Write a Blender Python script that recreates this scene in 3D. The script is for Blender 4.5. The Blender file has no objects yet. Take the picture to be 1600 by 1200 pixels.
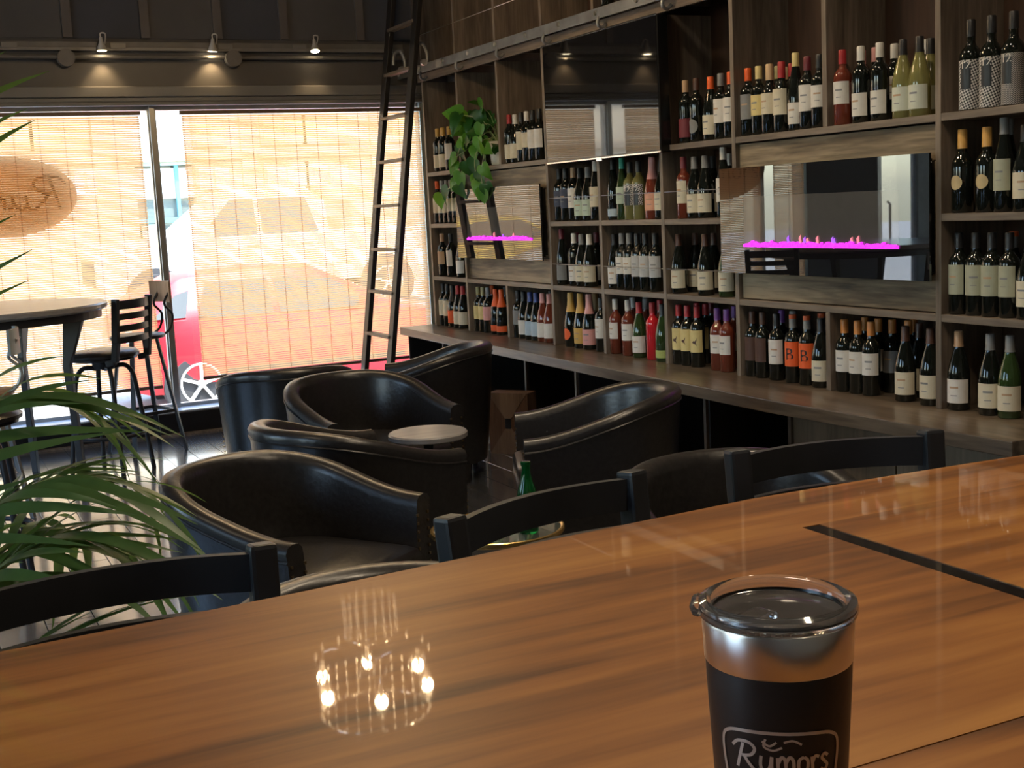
import bpy, bmesh, math, random
from mathutils import Vector, Matrix
random.seed(7)
SC = bpy.context.scene
COL = SC.collection
PI = math.pi

# ---------------------------------------------------------------- camera, sky, sun, exposure
cam_data = bpy.data.cameras.new('camera')
cam_data.sensor_width = 36.0
cam_data.lens = 1975.0 / 1600.0 * 36.0
cam_data.clip_start = 0.05
cam_data.clip_end = 200
cam = bpy.data.objects.new('camera', cam_data)
COL.objects.link(cam)
RM = Matrix(((0.89742, 0.10607, -0.42824), (-0.43839, 0.1053, -0.8926), (-0.04958, 0.98877, 0.141)))
cam.matrix_world = Matrix.Translation((0, 0, 1.45)) @ RM.to_4x4()
SC.camera = cam

world = bpy.data.worlds.new('sky_world')
SC.world = world
world.use_nodes = True
wn = world.node_tree
wn.nodes.clear()
w_out = wn.nodes.new('ShaderNodeOutputWorld')
w_bg = wn.nodes.new('ShaderNodeBackground')
w_sky = wn.nodes.new('ShaderNodeTexSky')
w_sky.sky_type = 'NISHITA'
w_sky.sun_disc = False
w_sky.sun_elevation = math.radians(60)
w_sky.sun_rotation = math.radians(190)
w_bg.inputs['Strength'].default_value = 1.5
wn.links.new(w_sky.outputs[0], w_bg.inputs[0])
wn.links.new(w_bg.outputs[0], w_out.inputs[0])

sun_d = bpy.data.lights.new('sun', 'SUN')
sun_d.energy = 13.0
sun_d.angle = math.radians(0.6)
sun_d.color = (1.0, 0.94, 0.84)
sun = bpy.data.objects.new('sun', sun_d)
COL.objects.link(sun)
sun.rotation_euler = Vector((-0.12, 0.46, -0.88)).to_track_quat('-Z', 'Y').to_euler()

SC.view_settings.view_transform = 'Standard'
SC.view_settings.look = 'None'
SC.view_settings.gamma = 1.0
SC.view_settings.use_curve_mapping = False
SC.view_settings.exposure = 0.0

# ---------------------------------------------------------------- materials
def _p(name):
    m = bpy.data.materials.new(name)
    m.use_nodes = True
    return m, m.node_tree, m.node_tree.nodes['Principled BSDF']

def setp(b, **kw):
    for k, v in kw.items():
        k = k.replace('_', ' ')
        if k in b.inputs:
            b.inputs[k].default_value = v

def mat(name, col, rough=0.5, metal=0.0, var=0.12, scale=12.0, bump=0.0, coat=0.0, coat_rough=0.05, ior=1.5,
        trans=0.0, emit=None, estr=0.0, rvar=0.0, stretch=(1, 1, 1), alpha=1.0):
    m, t, b = _p(name)
    setp(b, Roughness=rough, Metallic=metal, IOR=ior)
    b.inputs['Coat Weight'].default_value = coat
    b.inputs['Coat Roughness'].default_value = coat_rough
    b.inputs['Transmission Weight'].default_value = trans
    b.inputs['Alpha'].default_value = alpha
    tc = t.nodes.new('ShaderNodeTexCoord')
    mp = t.nodes.new('ShaderNodeMapping')
    mp.inputs['Scale'].default_value = stretch
    t.links.new(tc.outputs['Object'], mp.inputs[0])
    n = t.nodes.new('ShaderNodeTexNoise')
    n.inputs['Scale'].default_value = scale
    n.inputs['Detail'].default_value = 5
    t.links.new(mp.outputs[0], n.inputs['Vector'])
    r = t.nodes.new('ShaderNodeValToRGB')
    c = col
    r.color_ramp.elements[0].position = 0.3
    r.color_ramp.elements[1].position = 0.7
    r.color_ramp.elements[0].color = (max(c[0]*(1-var), 0), max(c[1]*(1-var), 0), max(c[2]*(1-var), 0), 1)
    r.color_ramp.elements[1].color = (min(c[0]*(1+var), 1), min(c[1]*(1+var), 1), min(c[2]*(1+var), 1), 1)
    t.links.new(n.outputs['Fac'], r.inputs[0])
    t.links.new(r.outputs[0], b.inputs['Base Color'])
    if rvar:
        mr = t.nodes.new('ShaderNodeMapRange')
        mr.inputs['To Min'].default_value = max(rough - rvar, 0)
        mr.inputs['To Max'].default_value = min(rough + rvar, 1)
        t.links.new(n.outputs['Fac'], mr.inputs['Value'])
        t.links.new(mr.outputs[0], b.inputs['Roughness'])
    if bump:
        bp = t.nodes.new('ShaderNodeBump')
        bp.inputs['Strength'].default_value = bump
        bp.inputs['Distance'].default_value = 0.01
        t.links.new(n.outputs['Fac'], bp.inputs['Height'])
        t.links.new(bp.outputs[0], b.inputs['Normal'])
    if emit:
        b.inputs['Emission Color'].default_value = (*emit, 1)
        b.inputs['Emission Strength'].default_value = estr
    return m

def wood(name, dark, mid, light, axis='x', scale=1.0, rough=0.45, coat=0.0, coat_rough=0.04, bump=0.15, contrast=1.0, coord='Object', fine=1.0):
    """long grain along one axis: stretched noise, streaks and fine fibres"""
    m, t, b = _p(name)
    setp(b, Roughness=rough)
    b.inputs['Coat Weight'].default_value = coat
    b.inputs['Coat Roughness'].default_value = coat_rough
    tc = t.nodes.new('ShaderNodeTexCoord')
    oi = t.nodes.new('ShaderNodeObjectInfo')
    add = t.nodes.new('ShaderNodeVectorMath')
    add.operation = 'ADD'
    mul = t.nodes.new('ShaderNodeVectorMath')
    mul.operation = 'SCALE'
    comb = t.nodes.new('ShaderNodeCombineXYZ')
    for i in range(3):
        t.links.new(oi.outputs['Random'], comb.inputs[i])
    t.links.new(comb.outputs[0], mul.inputs[0])
    mul.inputs['Scale'].default_value = 13.7
    t.links.new(tc.outputs[coord], add.inputs[0])
    t.links.new(mul.outputs[0], add.inputs[1])
    mp = t.nodes.new('ShaderNodeMapping')
    long_, cross = 0.55 * scale, 7.0 * scale
    mp.inputs['Scale'].default_value = {'x': (long_, cross, cross), 'y': (cross, long_, cross), 'z': (cross, cross, long_)}[axis]
    t.links.new(add.outputs[0], mp.inputs[0])
    n1 = t.nodes.new('ShaderNodeTexNoise')
    n1.inputs['Scale'].default_value = 1.1
    n1.inputs['Detail'].default_value = 6
    n1.inputs['Roughness'].default_value = 0.55
    n1.inputs['Distortion'].default_value = 0.6
    t.links.new(mp.outputs[0], n1.inputs['Vector'])
    n2 = t.nodes.new('ShaderNodeTexNoise')
    n2.inputs['Scale'].default_value = 7.0 * fine
    n2.inputs['Detail'].default_value = 4
    n2.inputs['Distortion'].default_value = 0.3
    t.links.new(mp.outputs[0], n2.inputs['Vector'])
    mx = t.nodes.new('ShaderNodeMath')
    mx.operation = 'MULTIPLY_ADD'
    mx.inputs[1].default_value = 0.35
    t.links.new(n2.outputs['Fac'], mx.inputs[0])
    ms = t.nodes.new('ShaderNodeMath')
    ms.operation = 'MULTIPLY'
    ms.inputs[1].default_value = 0.65
    t.links.new(n1.outputs['Fac'], ms.inputs[0])
    t.links.new(ms.outputs[0], mx.inputs[2])
    r = t.nodes.new('ShaderNodeValToRGB')
    e = r.color_ramp.elements
    w = 0.17 / contrast
    e[0].position = 0.5 - w
    e[0].color = (*dark, 1)
    e[1].position = 0.5 + w
    e[1].color = (*light, 1)
    k = e.new(0.5)
    k.color = (*mid, 1)
    t.links.new(mx.outputs[0], r.inputs[0])
    t.links.new(r.outputs[0], b.inputs['Base Color'])
    if bump:
        bp = t.nodes.new('ShaderNodeBump')
        bp.inputs['Strength'].default_value = bump
        bp.inputs['Distance'].default_value = 0.004
        t.links.new(mx.outputs[0], bp.inputs['Height'])
        t.links.new(bp.outputs[0], b.inputs['Normal'])
    return m

def pane_mat(name, tint=(1, 1, 1), gloss=0.07):
    """thin clear window glass"""
    m = bpy.data.materials.new(name)
    m.use_nodes = True
    t = m.node_tree
    t.nodes.clear()
    o = t.nodes.new('ShaderNodeOutputMaterial')
    a = t.nodes.new('ShaderNodeBsdfTransparent')
    a.inputs[0].default_value = (*tint, 1)
    g = t.nodes.new('ShaderNodeBsdfGlossy')
    g.inputs['Roughness'].default_value = 0.02
    x = t.nodes.new('ShaderNodeMixShader')
    x.inputs[0].default_value = gloss
    t.links.new(a.outputs[0], x.inputs[1])
    t.links.new(g.outputs[0], x.inputs[2])
    t.links.new(x.outputs[0], o.inputs[0])
    return m

def thin_mat(name, col, trans_col, f=0.5, rough=0.5):
    """diffuse + translucent sheet: slats and leaves"""
    m = bpy.data.materials.new(name)
    m.use_nodes = True
    t = m.node_tree
    t.nodes.clear()
    o = t.nodes.new('ShaderNodeOutputMaterial')
    b = t.nodes.new('ShaderNodeBsdfPrincipled')
    b.inputs['Roughness'].default_value = rough
    tc = t.nodes.new('ShaderNodeTexCoord')
    n = t.nodes.new('ShaderNodeTexNoise')
    n.inputs['Scale'].default_value = 9
    t.links.new(tc.outputs['Object'], n.inputs['Vector'])
    r = t.nodes.new('ShaderNodeValToRGB')
    r.color_ramp.elements[0].position = 0.3
    r.color_ramp.elements[1].position = 0.7
    r.color_ramp.elements[0].color = (col[0]*.8, col[1]*.8, col[2]*.8, 1)
    r.color_ramp.elements[1].color = (col[0]*1.2, col[1]*1.2, col[2]*1.2, 1)
    t.links.new(n.outputs['Fac'], r.inputs[0])
    t.links.new(r.outputs[0], b.inputs['Base Color'])
    tr = t.nodes.new('ShaderNodeBsdfTranslucent')
    tr.inputs[0].default_value = (*trans_col, 1)
    x = t.nodes.new('ShaderNodeMixShader')
    x.inputs[0].default_value = f
    t.links.new(b.outputs[0], x.inputs[1])
    t.links.new(tr.outputs[0], x.inputs[2])
    t.links.new(x.outputs[0], o.inputs[0])
    return m

def emit_mat(name, col, strength):
    return mat(name, (0.02, 0.02, 0.02), 0.5, emit=col, estr=strength, var=0.05)

M = {}
M['bar_wood'] = wood('bar_wood', (0.065, 0.020, 0.005), (0.31, 0.115, 0.023), (0.48, 0.215, 0.048), 'x', 0.8, 0.4, 1.0, 0.018, 0.03, 1.1)
M['epoxy_black'] = mat('epoxy_black', (0.006, 0.006, 0.007), 0.2, coat=0.8, coat_rough=0.03)
M['bar_dark'] = wood('bar_dark', (0.02, 0.012, 0.008), (0.035, 0.022, 0.015), (0.06, 0.04, 0.028), 'x', 1.0, 0.5)
M['shelf_wood_y'] = wood('shelf_wood_y', (0.075, 0.056, 0.041), (0.175, 0.135, 0.100), (0.29, 0.23, 0.175), 'y', 1.6, 0.5, contrast=0.9)
M['shelf_wood_z'] = wood('shelf_wood_z', (0.075, 0.056, 0.041), (0.175, 0.135, 0.100), (0.29, 0.23, 0.175), 'z', 1.6, 0.5, contrast=0.9)
M['shelf_back'] = wood('shelf_back', (0.022, 0.010, 0.005), (0.055, 0.026, 0.013), (0.10, 0.05, 0.026), 'z', 0.9, 0.5, contrast=0.8)
M['board_wood'] = wood('board_wood', (0.045, 0.030, 0.017), (0.17, 0.125, 0.075), (0.34, 0.26, 0.165), 'y', 1.1, 0.55, contrast=1.5)
M['counter_wood'] = wood('counter_wood', (0.050, 0.038, 0.027), (0.125, 0.096, 0.068), (0.21, 0.165, 0.12), 'y', 1.2, 0.33, 0.25, 0.2, 0.1)
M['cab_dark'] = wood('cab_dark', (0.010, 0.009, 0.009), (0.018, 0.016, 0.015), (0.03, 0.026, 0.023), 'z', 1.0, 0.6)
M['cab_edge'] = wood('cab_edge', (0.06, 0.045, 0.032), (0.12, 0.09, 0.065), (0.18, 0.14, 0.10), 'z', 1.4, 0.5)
M['cab_panel'] = wood('cab_panel', (0.14, 0.10, 0.06), (0.20, 0.145, 0.09), (0.26, 0.19, 0.12), 'z', 1.4, 0.5)
M['floor'] = wood('floor_plank', (0.040, 0.043, 0.048), (0.065, 0.068, 0.075), (0.095, 0.097, 0.105), 'y', 1.3, 0.25, 1.0, 0.10, 0.05, 0.8)
M['floor'].node_tree.nodes['Principled BSDF'].inputs['Coat IOR'].default_value = 2.0
M['floor_base'] = mat('floor_base', (0.014, 0.014, 0.015), 0.5)
M['wall_dark'] = mat('wall_dark', (0.10, 0.094, 0.093), 0.75, var=0.1, scale=3)
M['wall_panel'] = mat('wall_panel', (0.066, 0.070, 0.088), 0.7, var=0.15, scale=2)
M['wall_batten'] = mat('wall_batten', (0.12, 0.106, 0.10), 0.65, var=0.1, scale=5)
M['fascia'] = mat('fascia', (0.10, 0.088, 0.08), 0.45, var=0.1, scale=4)
M['trim_grey'] = mat('trim_grey', (0.20, 0.185, 0.17), 0.4, var=0.08, scale=5)
M['back_wall'] = mat('back_wall', (0.50, 0.46, 0.40), 0.6, var=0.08, scale=2)  # unseen wall kept pale to bounce light onto the steel rim and bottles
M['ceiling'] = mat('ceiling', (0.06, 0.058, 0.056), 0.8)
M['alu'] = mat('alu', (0.42, 0.41, 0.38), 0.35, 0.7, var=0.06)
M['alu_green'] = mat('alu_green', (0.36, 0.42, 0.40), 0.4, 0.3, var=0.06)
M['ledge_black'] = mat('ledge_black', (0.012, 0.012, 0.014), 0.35)
M['ledge_top'] = mat('ledge_top', (0.55, 0.60, 0.66), 0.3)
M['glass'] = pane_mat('window_glass', (0.96, 0.98, 0.97), 0.06)
M['slat'] = thin_mat('bamboo_slat', (0.55, 0.38, 0.24), (1.0, 0.76, 0.50), 0.82)
M['blind_dark'] = mat('blind_dark', (0.16, 0.10, 0.06), 0.5)
M['cord'] = thin_mat('blind_cord', (0.5, 0.36, 0.22), (0.9, 0.62, 0.4), 0.6)
M['leather'] = mat('leather', (0.019, 0.0172, 0.017), 0.33, var=0.25, scale=60, bump=0.12, coat=0.25, coat_rough=0.25, rvar=0.05)
M['nail'] = mat('nail', (0.25, 0.18, 0.10), 0.3, 0.9)
M['black_metal'] = mat('black_metal', (0.024, 0.026, 0.031), 0.42, 0.2, var=0.15, rvar=0.05)
M['black_wood'] = wood('black_wood', (0.008, 0.007, 0.007), (0.013, 0.011, 0.011), (0.020, 0.017, 0.016), 'z', 1.5, 0.45)
M['rung'] = wood('rung_wood', (0.10, 0.075, 0.055), (0.16, 0.12, 0.09), (0.22, 0.17, 0.13), 'y', 2, 0.45)
M['steel'] = mat('steel', (0.75, 0.73, 0.70), 0.30, 1.0, var=0.05, scale=40, stretch=(1, 1, 0.1))
M['rail_steel'] = mat('rail_steel', (0.30, 0.31, 0.31), 0.5, 0.75, var=0.25, scale=8, rvar=0.1)
M['white_metal'] = mat('white_metal', (0.55, 0.52, 0.48), 0.4, var=0.04)
M['disc'] = mat('disc_grey', (0.16, 0.145, 0.13), 0.5)
M['gold_metal'] = mat('gold_metal', (0.75, 0.50, 0.18), 0.25, 0.9)
M['tv_screen'] = mat('tv_screen', (0.006, 0.006, 0.007), 0.03, ior=1.75, var=0.0)
M['tv_bezel'] = mat('tv_bezel', (0.01, 0.01, 0.01), 0.25)
M['chrome'] = mat('chrome', (0.75, 0.75, 0.75), 0.15, 1.0, var=0.03)
M['fire_glass'] = mat('fire_glass', (0.008, 0.008, 0.009), 0.01, ior=1.95, var=0.0)
M['fire_window'] = mat('fire_window', (0.085, 0.082, 0.076), 0.015, ior=1.9, var=0.05)  # grey base colour stands in for the lit firebox behind the glass
M['ember'] = emit_mat('ember', (0.95, 0.02, 0.95), 2.2)
M['flame_p'] = emit_mat('flame_p', (0.45, 0.12, 1.0), 1.2)
M['flame_o'] = emit_mat('flame_o', (1.0, 0.25, 0.30), 1.2)
M['bulb'] = emit_mat('bulb', (1.0, 0.62, 0.25), 60.0)
M['spot_lens'] = emit_mat('spot_lens', (1.0, 0.80, 0.50), 30.0)
M['lamp_lens'] = emit_mat('lamp_lens', (1.0, 0.86, 0.66), 6.0)
M['crystal'] = mat('crystal', (0.9, 0.88, 0.84), 0.05, trans=0.15, ior=1.7, var=0.0, coat=1.0)
M['leaf_palm'] = thin_mat('leaf_palm', (0.065, 0.135, 0.045), (0.20, 0.34, 0.07), 0.35, 0.35)
M['stem_palm'] = mat('stem_palm', (0.16, 0.22, 0.07), 0.5)
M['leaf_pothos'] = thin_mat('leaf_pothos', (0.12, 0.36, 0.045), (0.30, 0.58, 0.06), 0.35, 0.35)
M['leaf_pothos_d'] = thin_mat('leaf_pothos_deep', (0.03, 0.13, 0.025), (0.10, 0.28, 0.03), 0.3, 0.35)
M['vine'] = mat('vine', (0.35, 0.42, 0.20), 0.5)
M['pot_white'] = mat('pot_white', (0.72, 0.68, 0.63), 0.45, var=0.12, scale=20)
M['pot_dark'] = mat('pot_dark', (0.06, 0.05, 0.045), 0.5)
M['soil'] = mat('soil', (0.03, 0.02, 0.013), 0.9, scale=60, var=0.4)
M['grey_top'] = wood('grey_top', (0.20, 0.19, 0.185), (0.27, 0.26, 0.255), (0.34, 0.33, 0.325), 'x', 1.3, 0.35, 0.3, 0.15)
M['table_dark'] = mat('table_dark', (0.030, 0.027, 0.026), 0.4)
M['high_top'] = wood('high_top', (0.22, 0.21, 0.21), (0.30, 0.29, 0.29), (0.38, 0.365, 0.365), 'x', 1.3, 0.3, 0.3, 0.15)
M['tan_wood'] = wood('tan_wood', (0.30, 0.18, 0.11), (0.42, 0.27, 0.17), (0.52, 0.35, 0.23), 'z', 2, 0.45)
M['pale_panel'] = mat('pale_panel', (0.30, 0.36, 0.37), 0.35)
M['glass_table'] = mat('glass_table', (0.75, 0.85, 0.80), 0.02, trans=0.95, ior=1.45, var=0.0)
M['green_glass'] = mat('green_glass', (0.012, 0.24, 0.06), 0.05, trans=0.8, ior=1.45, var=0.0)
M['mug_black'] = mat('mug_black', (0.012, 0.012, 0.013), 0.45, var=0.1, scale=200, bump=0.02)
M['mug_lid'] = mat('mug_lid', (0.86, 0.84, 0.84), 0.05, trans=0.95, ior=1.47, var=0.0)
M['mug_print'] = mat('mug_print', (0.62, 0.60, 0.56), 0.3, 0.6, var=0.03)
M['crate'] = wood('crate', (0.05, 0.025, 0.015), (0.10, 0.055, 0.035), (0.15, 0.085, 0.055), 'z', 1.8, 0.5)
M['crate_light'] = wood('crate_light', (0.10, 0.065, 0.045), (0.17, 0.115, 0.08), (0.22, 0.155, 0.11), 'z', 1.8, 0.5)
M['sign'] = thin_mat('sign_tan', (0.32, 0.22, 0.13), (0.75, 0.55, 0.36), 0.8)
M['sign_ink'] = mat('sign_ink', (0.05, 0.032, 0.018), 0.6)
# street
M['asphalt'] = mat('asphalt', (0.40, 0.39, 0.37), 0.85, scale=30)
M['sidewalk'] = mat('sidewalk', (0.52, 0.50, 0.47), 0.8, scale=15)
M['facade'] = mat('facade', (0.62, 0.50, 0.36), 0.8, scale=2, var=0.06)
M['facade_d'] = mat('facade_deep', (0.46, 0.36, 0.26), 0.8, scale=2, var=0.06)
M['facade_w'] = mat('facade_white', (0.75, 0.76, 0.73), 0.7, scale=2, var=0.05)
M['facade_g'] = mat('facade_green', (0.40, 0.55, 0.50), 0.6, scale=2, var=0.05)
M['facade_b'] = mat('facade_blue', (0.12, 0.36, 0.48), 0.5, scale=2, var=0.05)
M['win_yellow'] = mat('win_yellow', (0.85, 0.66, 0.28), 0.3, scale=2, var=0.08)
M['win_white'] = mat('win_white', (0.88, 0.85, 0.78), 0.3, scale=2, var=0.05)
M['shop_glass'] = mat('shop_glass', (0.16, 0.20, 0.19), 0.05, scale=2)
M['red_paint'] = mat('red_paint', (0.62, 0.010, 0.022), 0.4, coat=0.3, coat_rough=0.03, var=0.02)
M['white_paint'] = mat('white_paint', (0.86, 0.86, 0.84), 0.35, coat=0.8, coat_rough=0.05, var=0.02)
M['silver_paint'] = mat('silver_paint', (0.62, 0.60, 0.56), 0.3, 0.3, coat=0.8, var=0.03)
M['yellow_paint'] = mat('yellow_paint', (0.85, 0.52, 0.04), 0.3, coat=0.8, var=0.03)
M['car_glass'] = mat('car_glass', (0.05, 0.06, 0.06), 0.04, ior=1.6, var=0.0)
M['tyre'] = mat('tyre', (0.035, 0.035, 0.038), 0.7)
M['rim'] = mat('rim_metal', (0.75, 0.74, 0.70), 0.3, 0.4, var=0.03)
M['lens_red'] = mat('lens_red', (0.55, 0.02, 0.03), 0.15)
M['lens_clear'] = mat('lens_clear', (0.55, 0.65, 0.80), 0.1)

# ---------------------------------------------------------------- mesh helpers
class MB:
    def __init__(self):
        self.v = []
        self.f = []
    def add(self, vs, fs):
        o = len(self.v)
        self.v += [tuple(p) for p in vs]
        self.f += [tuple(i + o for i in q) for q in fs]
        return self
    def box(self, c, s, rot=None):
        vs = []
        for z in (-.5, .5):
            for y in (-.5, .5):
                for x in (-.5, .5):
                    p = Vector((x*s[0], y*s[1], z*s[2]))
                    if rot is not None:
                        p = rot @ p
                    vs.append((p.x+c[0], p.y+c[1], p.z+c[2]))
        return self.add(vs, [(0, 2, 3, 1), (4, 5, 7, 6), (0, 1, 5, 4), (2, 6, 7, 3), (0, 4, 6, 2), (1, 3, 7, 5)])
    def b2(self, p0, p1):
        return self.box([(a+b)/2 for a, b in zip(p0, p1)], [abs(b-a) for a, b in zip(p0, p1)])
    def bar(self, p0, p1, w, h, up=(0, 0, 1)):
        p0, p1 = Vector(p0), Vector(p1)
        d = p1 - p0
        L = d.length
        d.normalize()
        upv = Vector(up)
        if abs(d.dot(upv)) > .99:
            upv = Vector((1, 0, 0))
        s = d.cross(upv).normalized()
        u = s.cross(d)
        R = Matrix((d, s, u)).transposed()
        return self.box((p0+p1)/2, (L, w, h), R)
    def tube(self, pts, r, seg=8, cap=True):
        pts = [Vector(p) for p in pts]
        n = len(pts)
        rs = r if isinstance(r, (list, tuple)) else [r]*n
        vs = []
        prev = None
        for i, p in enumerate(pts):
            t = (pts[min(i+1, n-1)] - pts[max(i-1, 0)]).normalized()
            if prev is None:
                a = Vector((0, 0, 1)) if abs(t.z) < .9 else Vector((1, 0, 0))
                s = t.cross(a).normalized()
            else:
                s = (prev - t*prev.dot(t)).normalized()
            prev = s
            u = t.cross(s)
            for k in range(seg):
                an = 2*PI*k/seg
                vs.append(p + (s*math.cos(an) + u*math.sin(an))*rs[i])
        fs = []
        for i in range(n-1):
            for k in range(seg):
                k2 = (k+1) % seg
                fs.append((i*seg+k, i*seg+k2, (i+1)*seg+k2, (i+1)*seg+k))
        if cap:
            fs.append(tuple(range(seg-1, -1, -1)))
            fs.append(tuple((n-1)*seg+k for k in range(seg)))
        return self.add(vs, fs)
    def lathe(self, prof, seg=24, c=(0, 0, 0), a0=0, a1=2*PI):
        full = abs(a1-a0-2*PI) < 1e-6
        m = seg if full else seg+1
        vs = []
        for (r, z) in prof:
            for k in range(m):
                a = a0 + (a1-a0)*k/seg
                vs.append((c[0]+r*math.cos(a), c[1]+r*math.sin(a), c[2]+z))
        fs = []
        for i in range(len(prof)-1):
            for k in range(seg):
                k2 = (k+1) % m
                fs.append((i*m+k, i*m+k2, (i+1)*m+k2, (i+1)*m+k))
        return self.add(vs, fs)
    def prism(self, poly, h0, h1, fn):
        n = len(poly)
        vs = [fn(p, h0) for p in poly] + [fn(p, h1) for p in poly]
        fs = [tuple(range(n-1, -1, -1)), tuple(range(n, 2*n))]
        for i in range(n):
            j = (i+1) % n
            fs.append((i, j, n+j, n+i))
        return self.add(vs, fs)
    def mesh(self, name, smooth=False, angle=None, bevel=0.0, bseg=2):
        me = bpy.data.meshes.new(name)
        me.from_pydata(self.v, [], self.f)
        bm = bmesh.new()
        bm.from_mesh(me)
        bmesh.ops.remove_doubles(bm, verts=bm.verts, dist=1e-6)
        bmesh.ops.recalc_face_normals(bm, faces=bm.faces)
        if bevel:
            es = [e for e in bm.edges if len(e.link_faces) == 2 and e.calc_face_angle(0) > 0.6]
            bmesh.ops.bevel(bm, geom=es, offset=bevel, segments=bseg, affect='EDGES', profile=0.6)
        if smooth:
            lim = angle if angle else 0.75
            for f in bm.faces:
                f.smooth = True
            for e in bm.edges:
                if len(e.link_faces) == 2 and e.calc_face_angle(0) > lim:
                    e.smooth = False
        bm.to_mesh(me)
        bm.free()
        return me
    def build(self, name, m, parent=None, smooth=False, angle=None, bevel=0.0, bseg=2):
        return link(name, self.mesh(name, smooth, angle, bevel, bseg), m, parent)

def link(name, me, m, parent=None):
    o = bpy.data.objects.new(name, me)
    COL.objects.link(o)
    if m is not None:
        mm = M[m] if isinstance(m, str) else m
        if len(me.materials) == 0:
            me.materials.append(mm)
        o.material_slots[0].link = 'OBJECT'
        o.material_slots[0].material = mm
    if parent:
        o.parent = parent
    return o

def tag(o, label, cat, group=None):
    o['label'] = label
    o['category'] = cat
    if group:
        o['group'] = group
    return o

def thing(name, label, cat, loc=(0, 0, 0), rz=0.0, group=None):
    o = bpy.data.objects.new(name, None)
    o.empty_display_size = 0.1
    COL.objects.link(o)
    o.location = loc
    o.rotation_euler = (0, 0, rz)
    return tag(o, label, cat, group)

def struct(o):
    o['kind'] = 'structure'
    return o

def dup(root, loc, rz, label=None, group=None):
    r = root.copy()
    COL.objects.link(r)
    r.location = loc
    r.rotation_euler = (0, 0, rz)
    if label:
        r['label'] = label
    if group:
        r['group'] = group
    for ch in list(root.children):
        c = ch.copy()
        COL.objects.link(c)
        c.parent = r
        for g in list(ch.children):
            d = g.copy()
            COL.objects.link(d)
            d.parent = c
    return r

def light(kind, name, loc, energy, col=(1, .85, .65), size=.05, parent=None, target=None, spot=None, blend=.6):
    d = bpy.data.lights.new(name, kind)
    d.energy = energy
    d.color = col
    if kind == 'AREA':
        d.shape = 'DISK'
        d.size = size
    else:
        d.shadow_soft_size = size
    if kind == 'SPOT':
        d.spot_size = math.radians(spot)
        d.spot_blend = blend
    o = bpy.data.objects.new(name, d)
    COL.objects.link(o)
    o.location = loc
    if target is not None:
        o.rotation_euler = (Vector(target)-Vector(loc)).to_track_quat('-Z', 'Y').to_euler()
    if parent:
        o.parent = parent
    return o

def smoothline(pts, n=6, closed=False):
    P = [Vector((*p, 0)) if len(p) == 2 else Vector(p) for p in pts]
    out = []
    N = len(P)
    rng = N if closed else N-1
    for i in range(rng):
        if closed:
            p0, p1, p2, p3 = P[(i-1) % N], P[i], P[(i+1) % N], P[(i+2) % N]
        else:
            p0, p1, p2, p3 = P[max(i-1, 0)], P[i], P[i+1], P[min(i+2, N-1)]
        for k in range(n):
            t = k/n
            out.append(0.5*((2*p1)+(-p0+p2)*t+(2*p0-5*p1+4*p2-p3)*t*t+(-p0+3*p1-3*p2+p3)*t**3))
    if not closed:
        out.append(P[-1])
    return out

def ribbon(mb, pts, w, fn, closed=False):
    """flat stroke of width w along 2D points, mapped into space by fn(x, y)"""
    pts = smoothline(pts, 6, closed)
    n = len(pts)
    vs = []
    for i, p in enumerate(pts):
        a = pts[(i-1) % n] if closed else pts[max(i-1, 0)]
        b = pts[(i+1) % n] if closed else pts[min(i+1, n-1)]
        t = (b-a).normalized() if (b-a).length > 1e-9 else Vector((1, 0, 0))
        nn = Vector((-t.y, t.x, 0))
        l, r = p+nn*w/2, p-nn*w/2
        vs += [fn(l.x, l.y), fn(r.x, r.y)]
    fs = []
    for i in range(n if closed else n-1):
        j = (i+1) % n
        fs.append((2*i, 2*i+1, 2*j+1, 2*j))
    mb.add(vs, fs)

RUMORS = [
    [(.22, 0), (.34, .5), (.47, 1.0)],
    [(.0, .82), (.25, 1.05), (.7, 1.08), (.95, .87), (.8, .6), (.42, .5)],
    [(.5, .52), (.75, .2), (1.02, -.02), (1.16, .1)],
    [(1.2, .46), (1.18, .16), (1.34, .01), (1.52, .14), (1.6, .46)],
    [(1.6, .44), (1.6, .12), (1.74, .03)],
    [(1.82, .44), (1.84, 0)],
    [(1.84, .28), (1.97, .46), (2.1, .35), (2.12, 0)],
    [(2.12, .28), (2.26, .46), (2.4, .35), (2.42, .06), (2.52, .02)],
    [(2.8, .45), (2.62, .36), (2.6, .12), (2.76, 0), (2.93, .1), (2.95, .34), (2.8, .45)],
    [(3.12, .44), (3.15, 0)],
    [(3.15, .28), (3.26, .44), (3.42, .4)],
    [(3.82, .38), (3.67, .46), (3.54, .36), (3.66, .24), (3.78, .12), (3.64, -.02), (3.48, .06)],
]
LETTER_W = 3.84

def text_mesh(s, size):
    cu = bpy.data.curves.new('t', 'FONT')
    cu.body = s
    cu.size = size
    cu.align_x = 'CENTER'
    o = bpy.data.objects.new('t', cu)
    COL.objects.link(o)
    dg = bpy.context.evaluated_depsgraph_get()
    me = bpy.data.meshes.new_from_object(o.evaluated_get(dg))
    bpy.data.objects.remove(o)
    vs = [tuple(v.co) for v in me.vertices]
    fs = [tuple(p.vertices) for p in me.polygons]
    bpy.data.meshes.remove(me)
    return vs, fs

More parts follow.
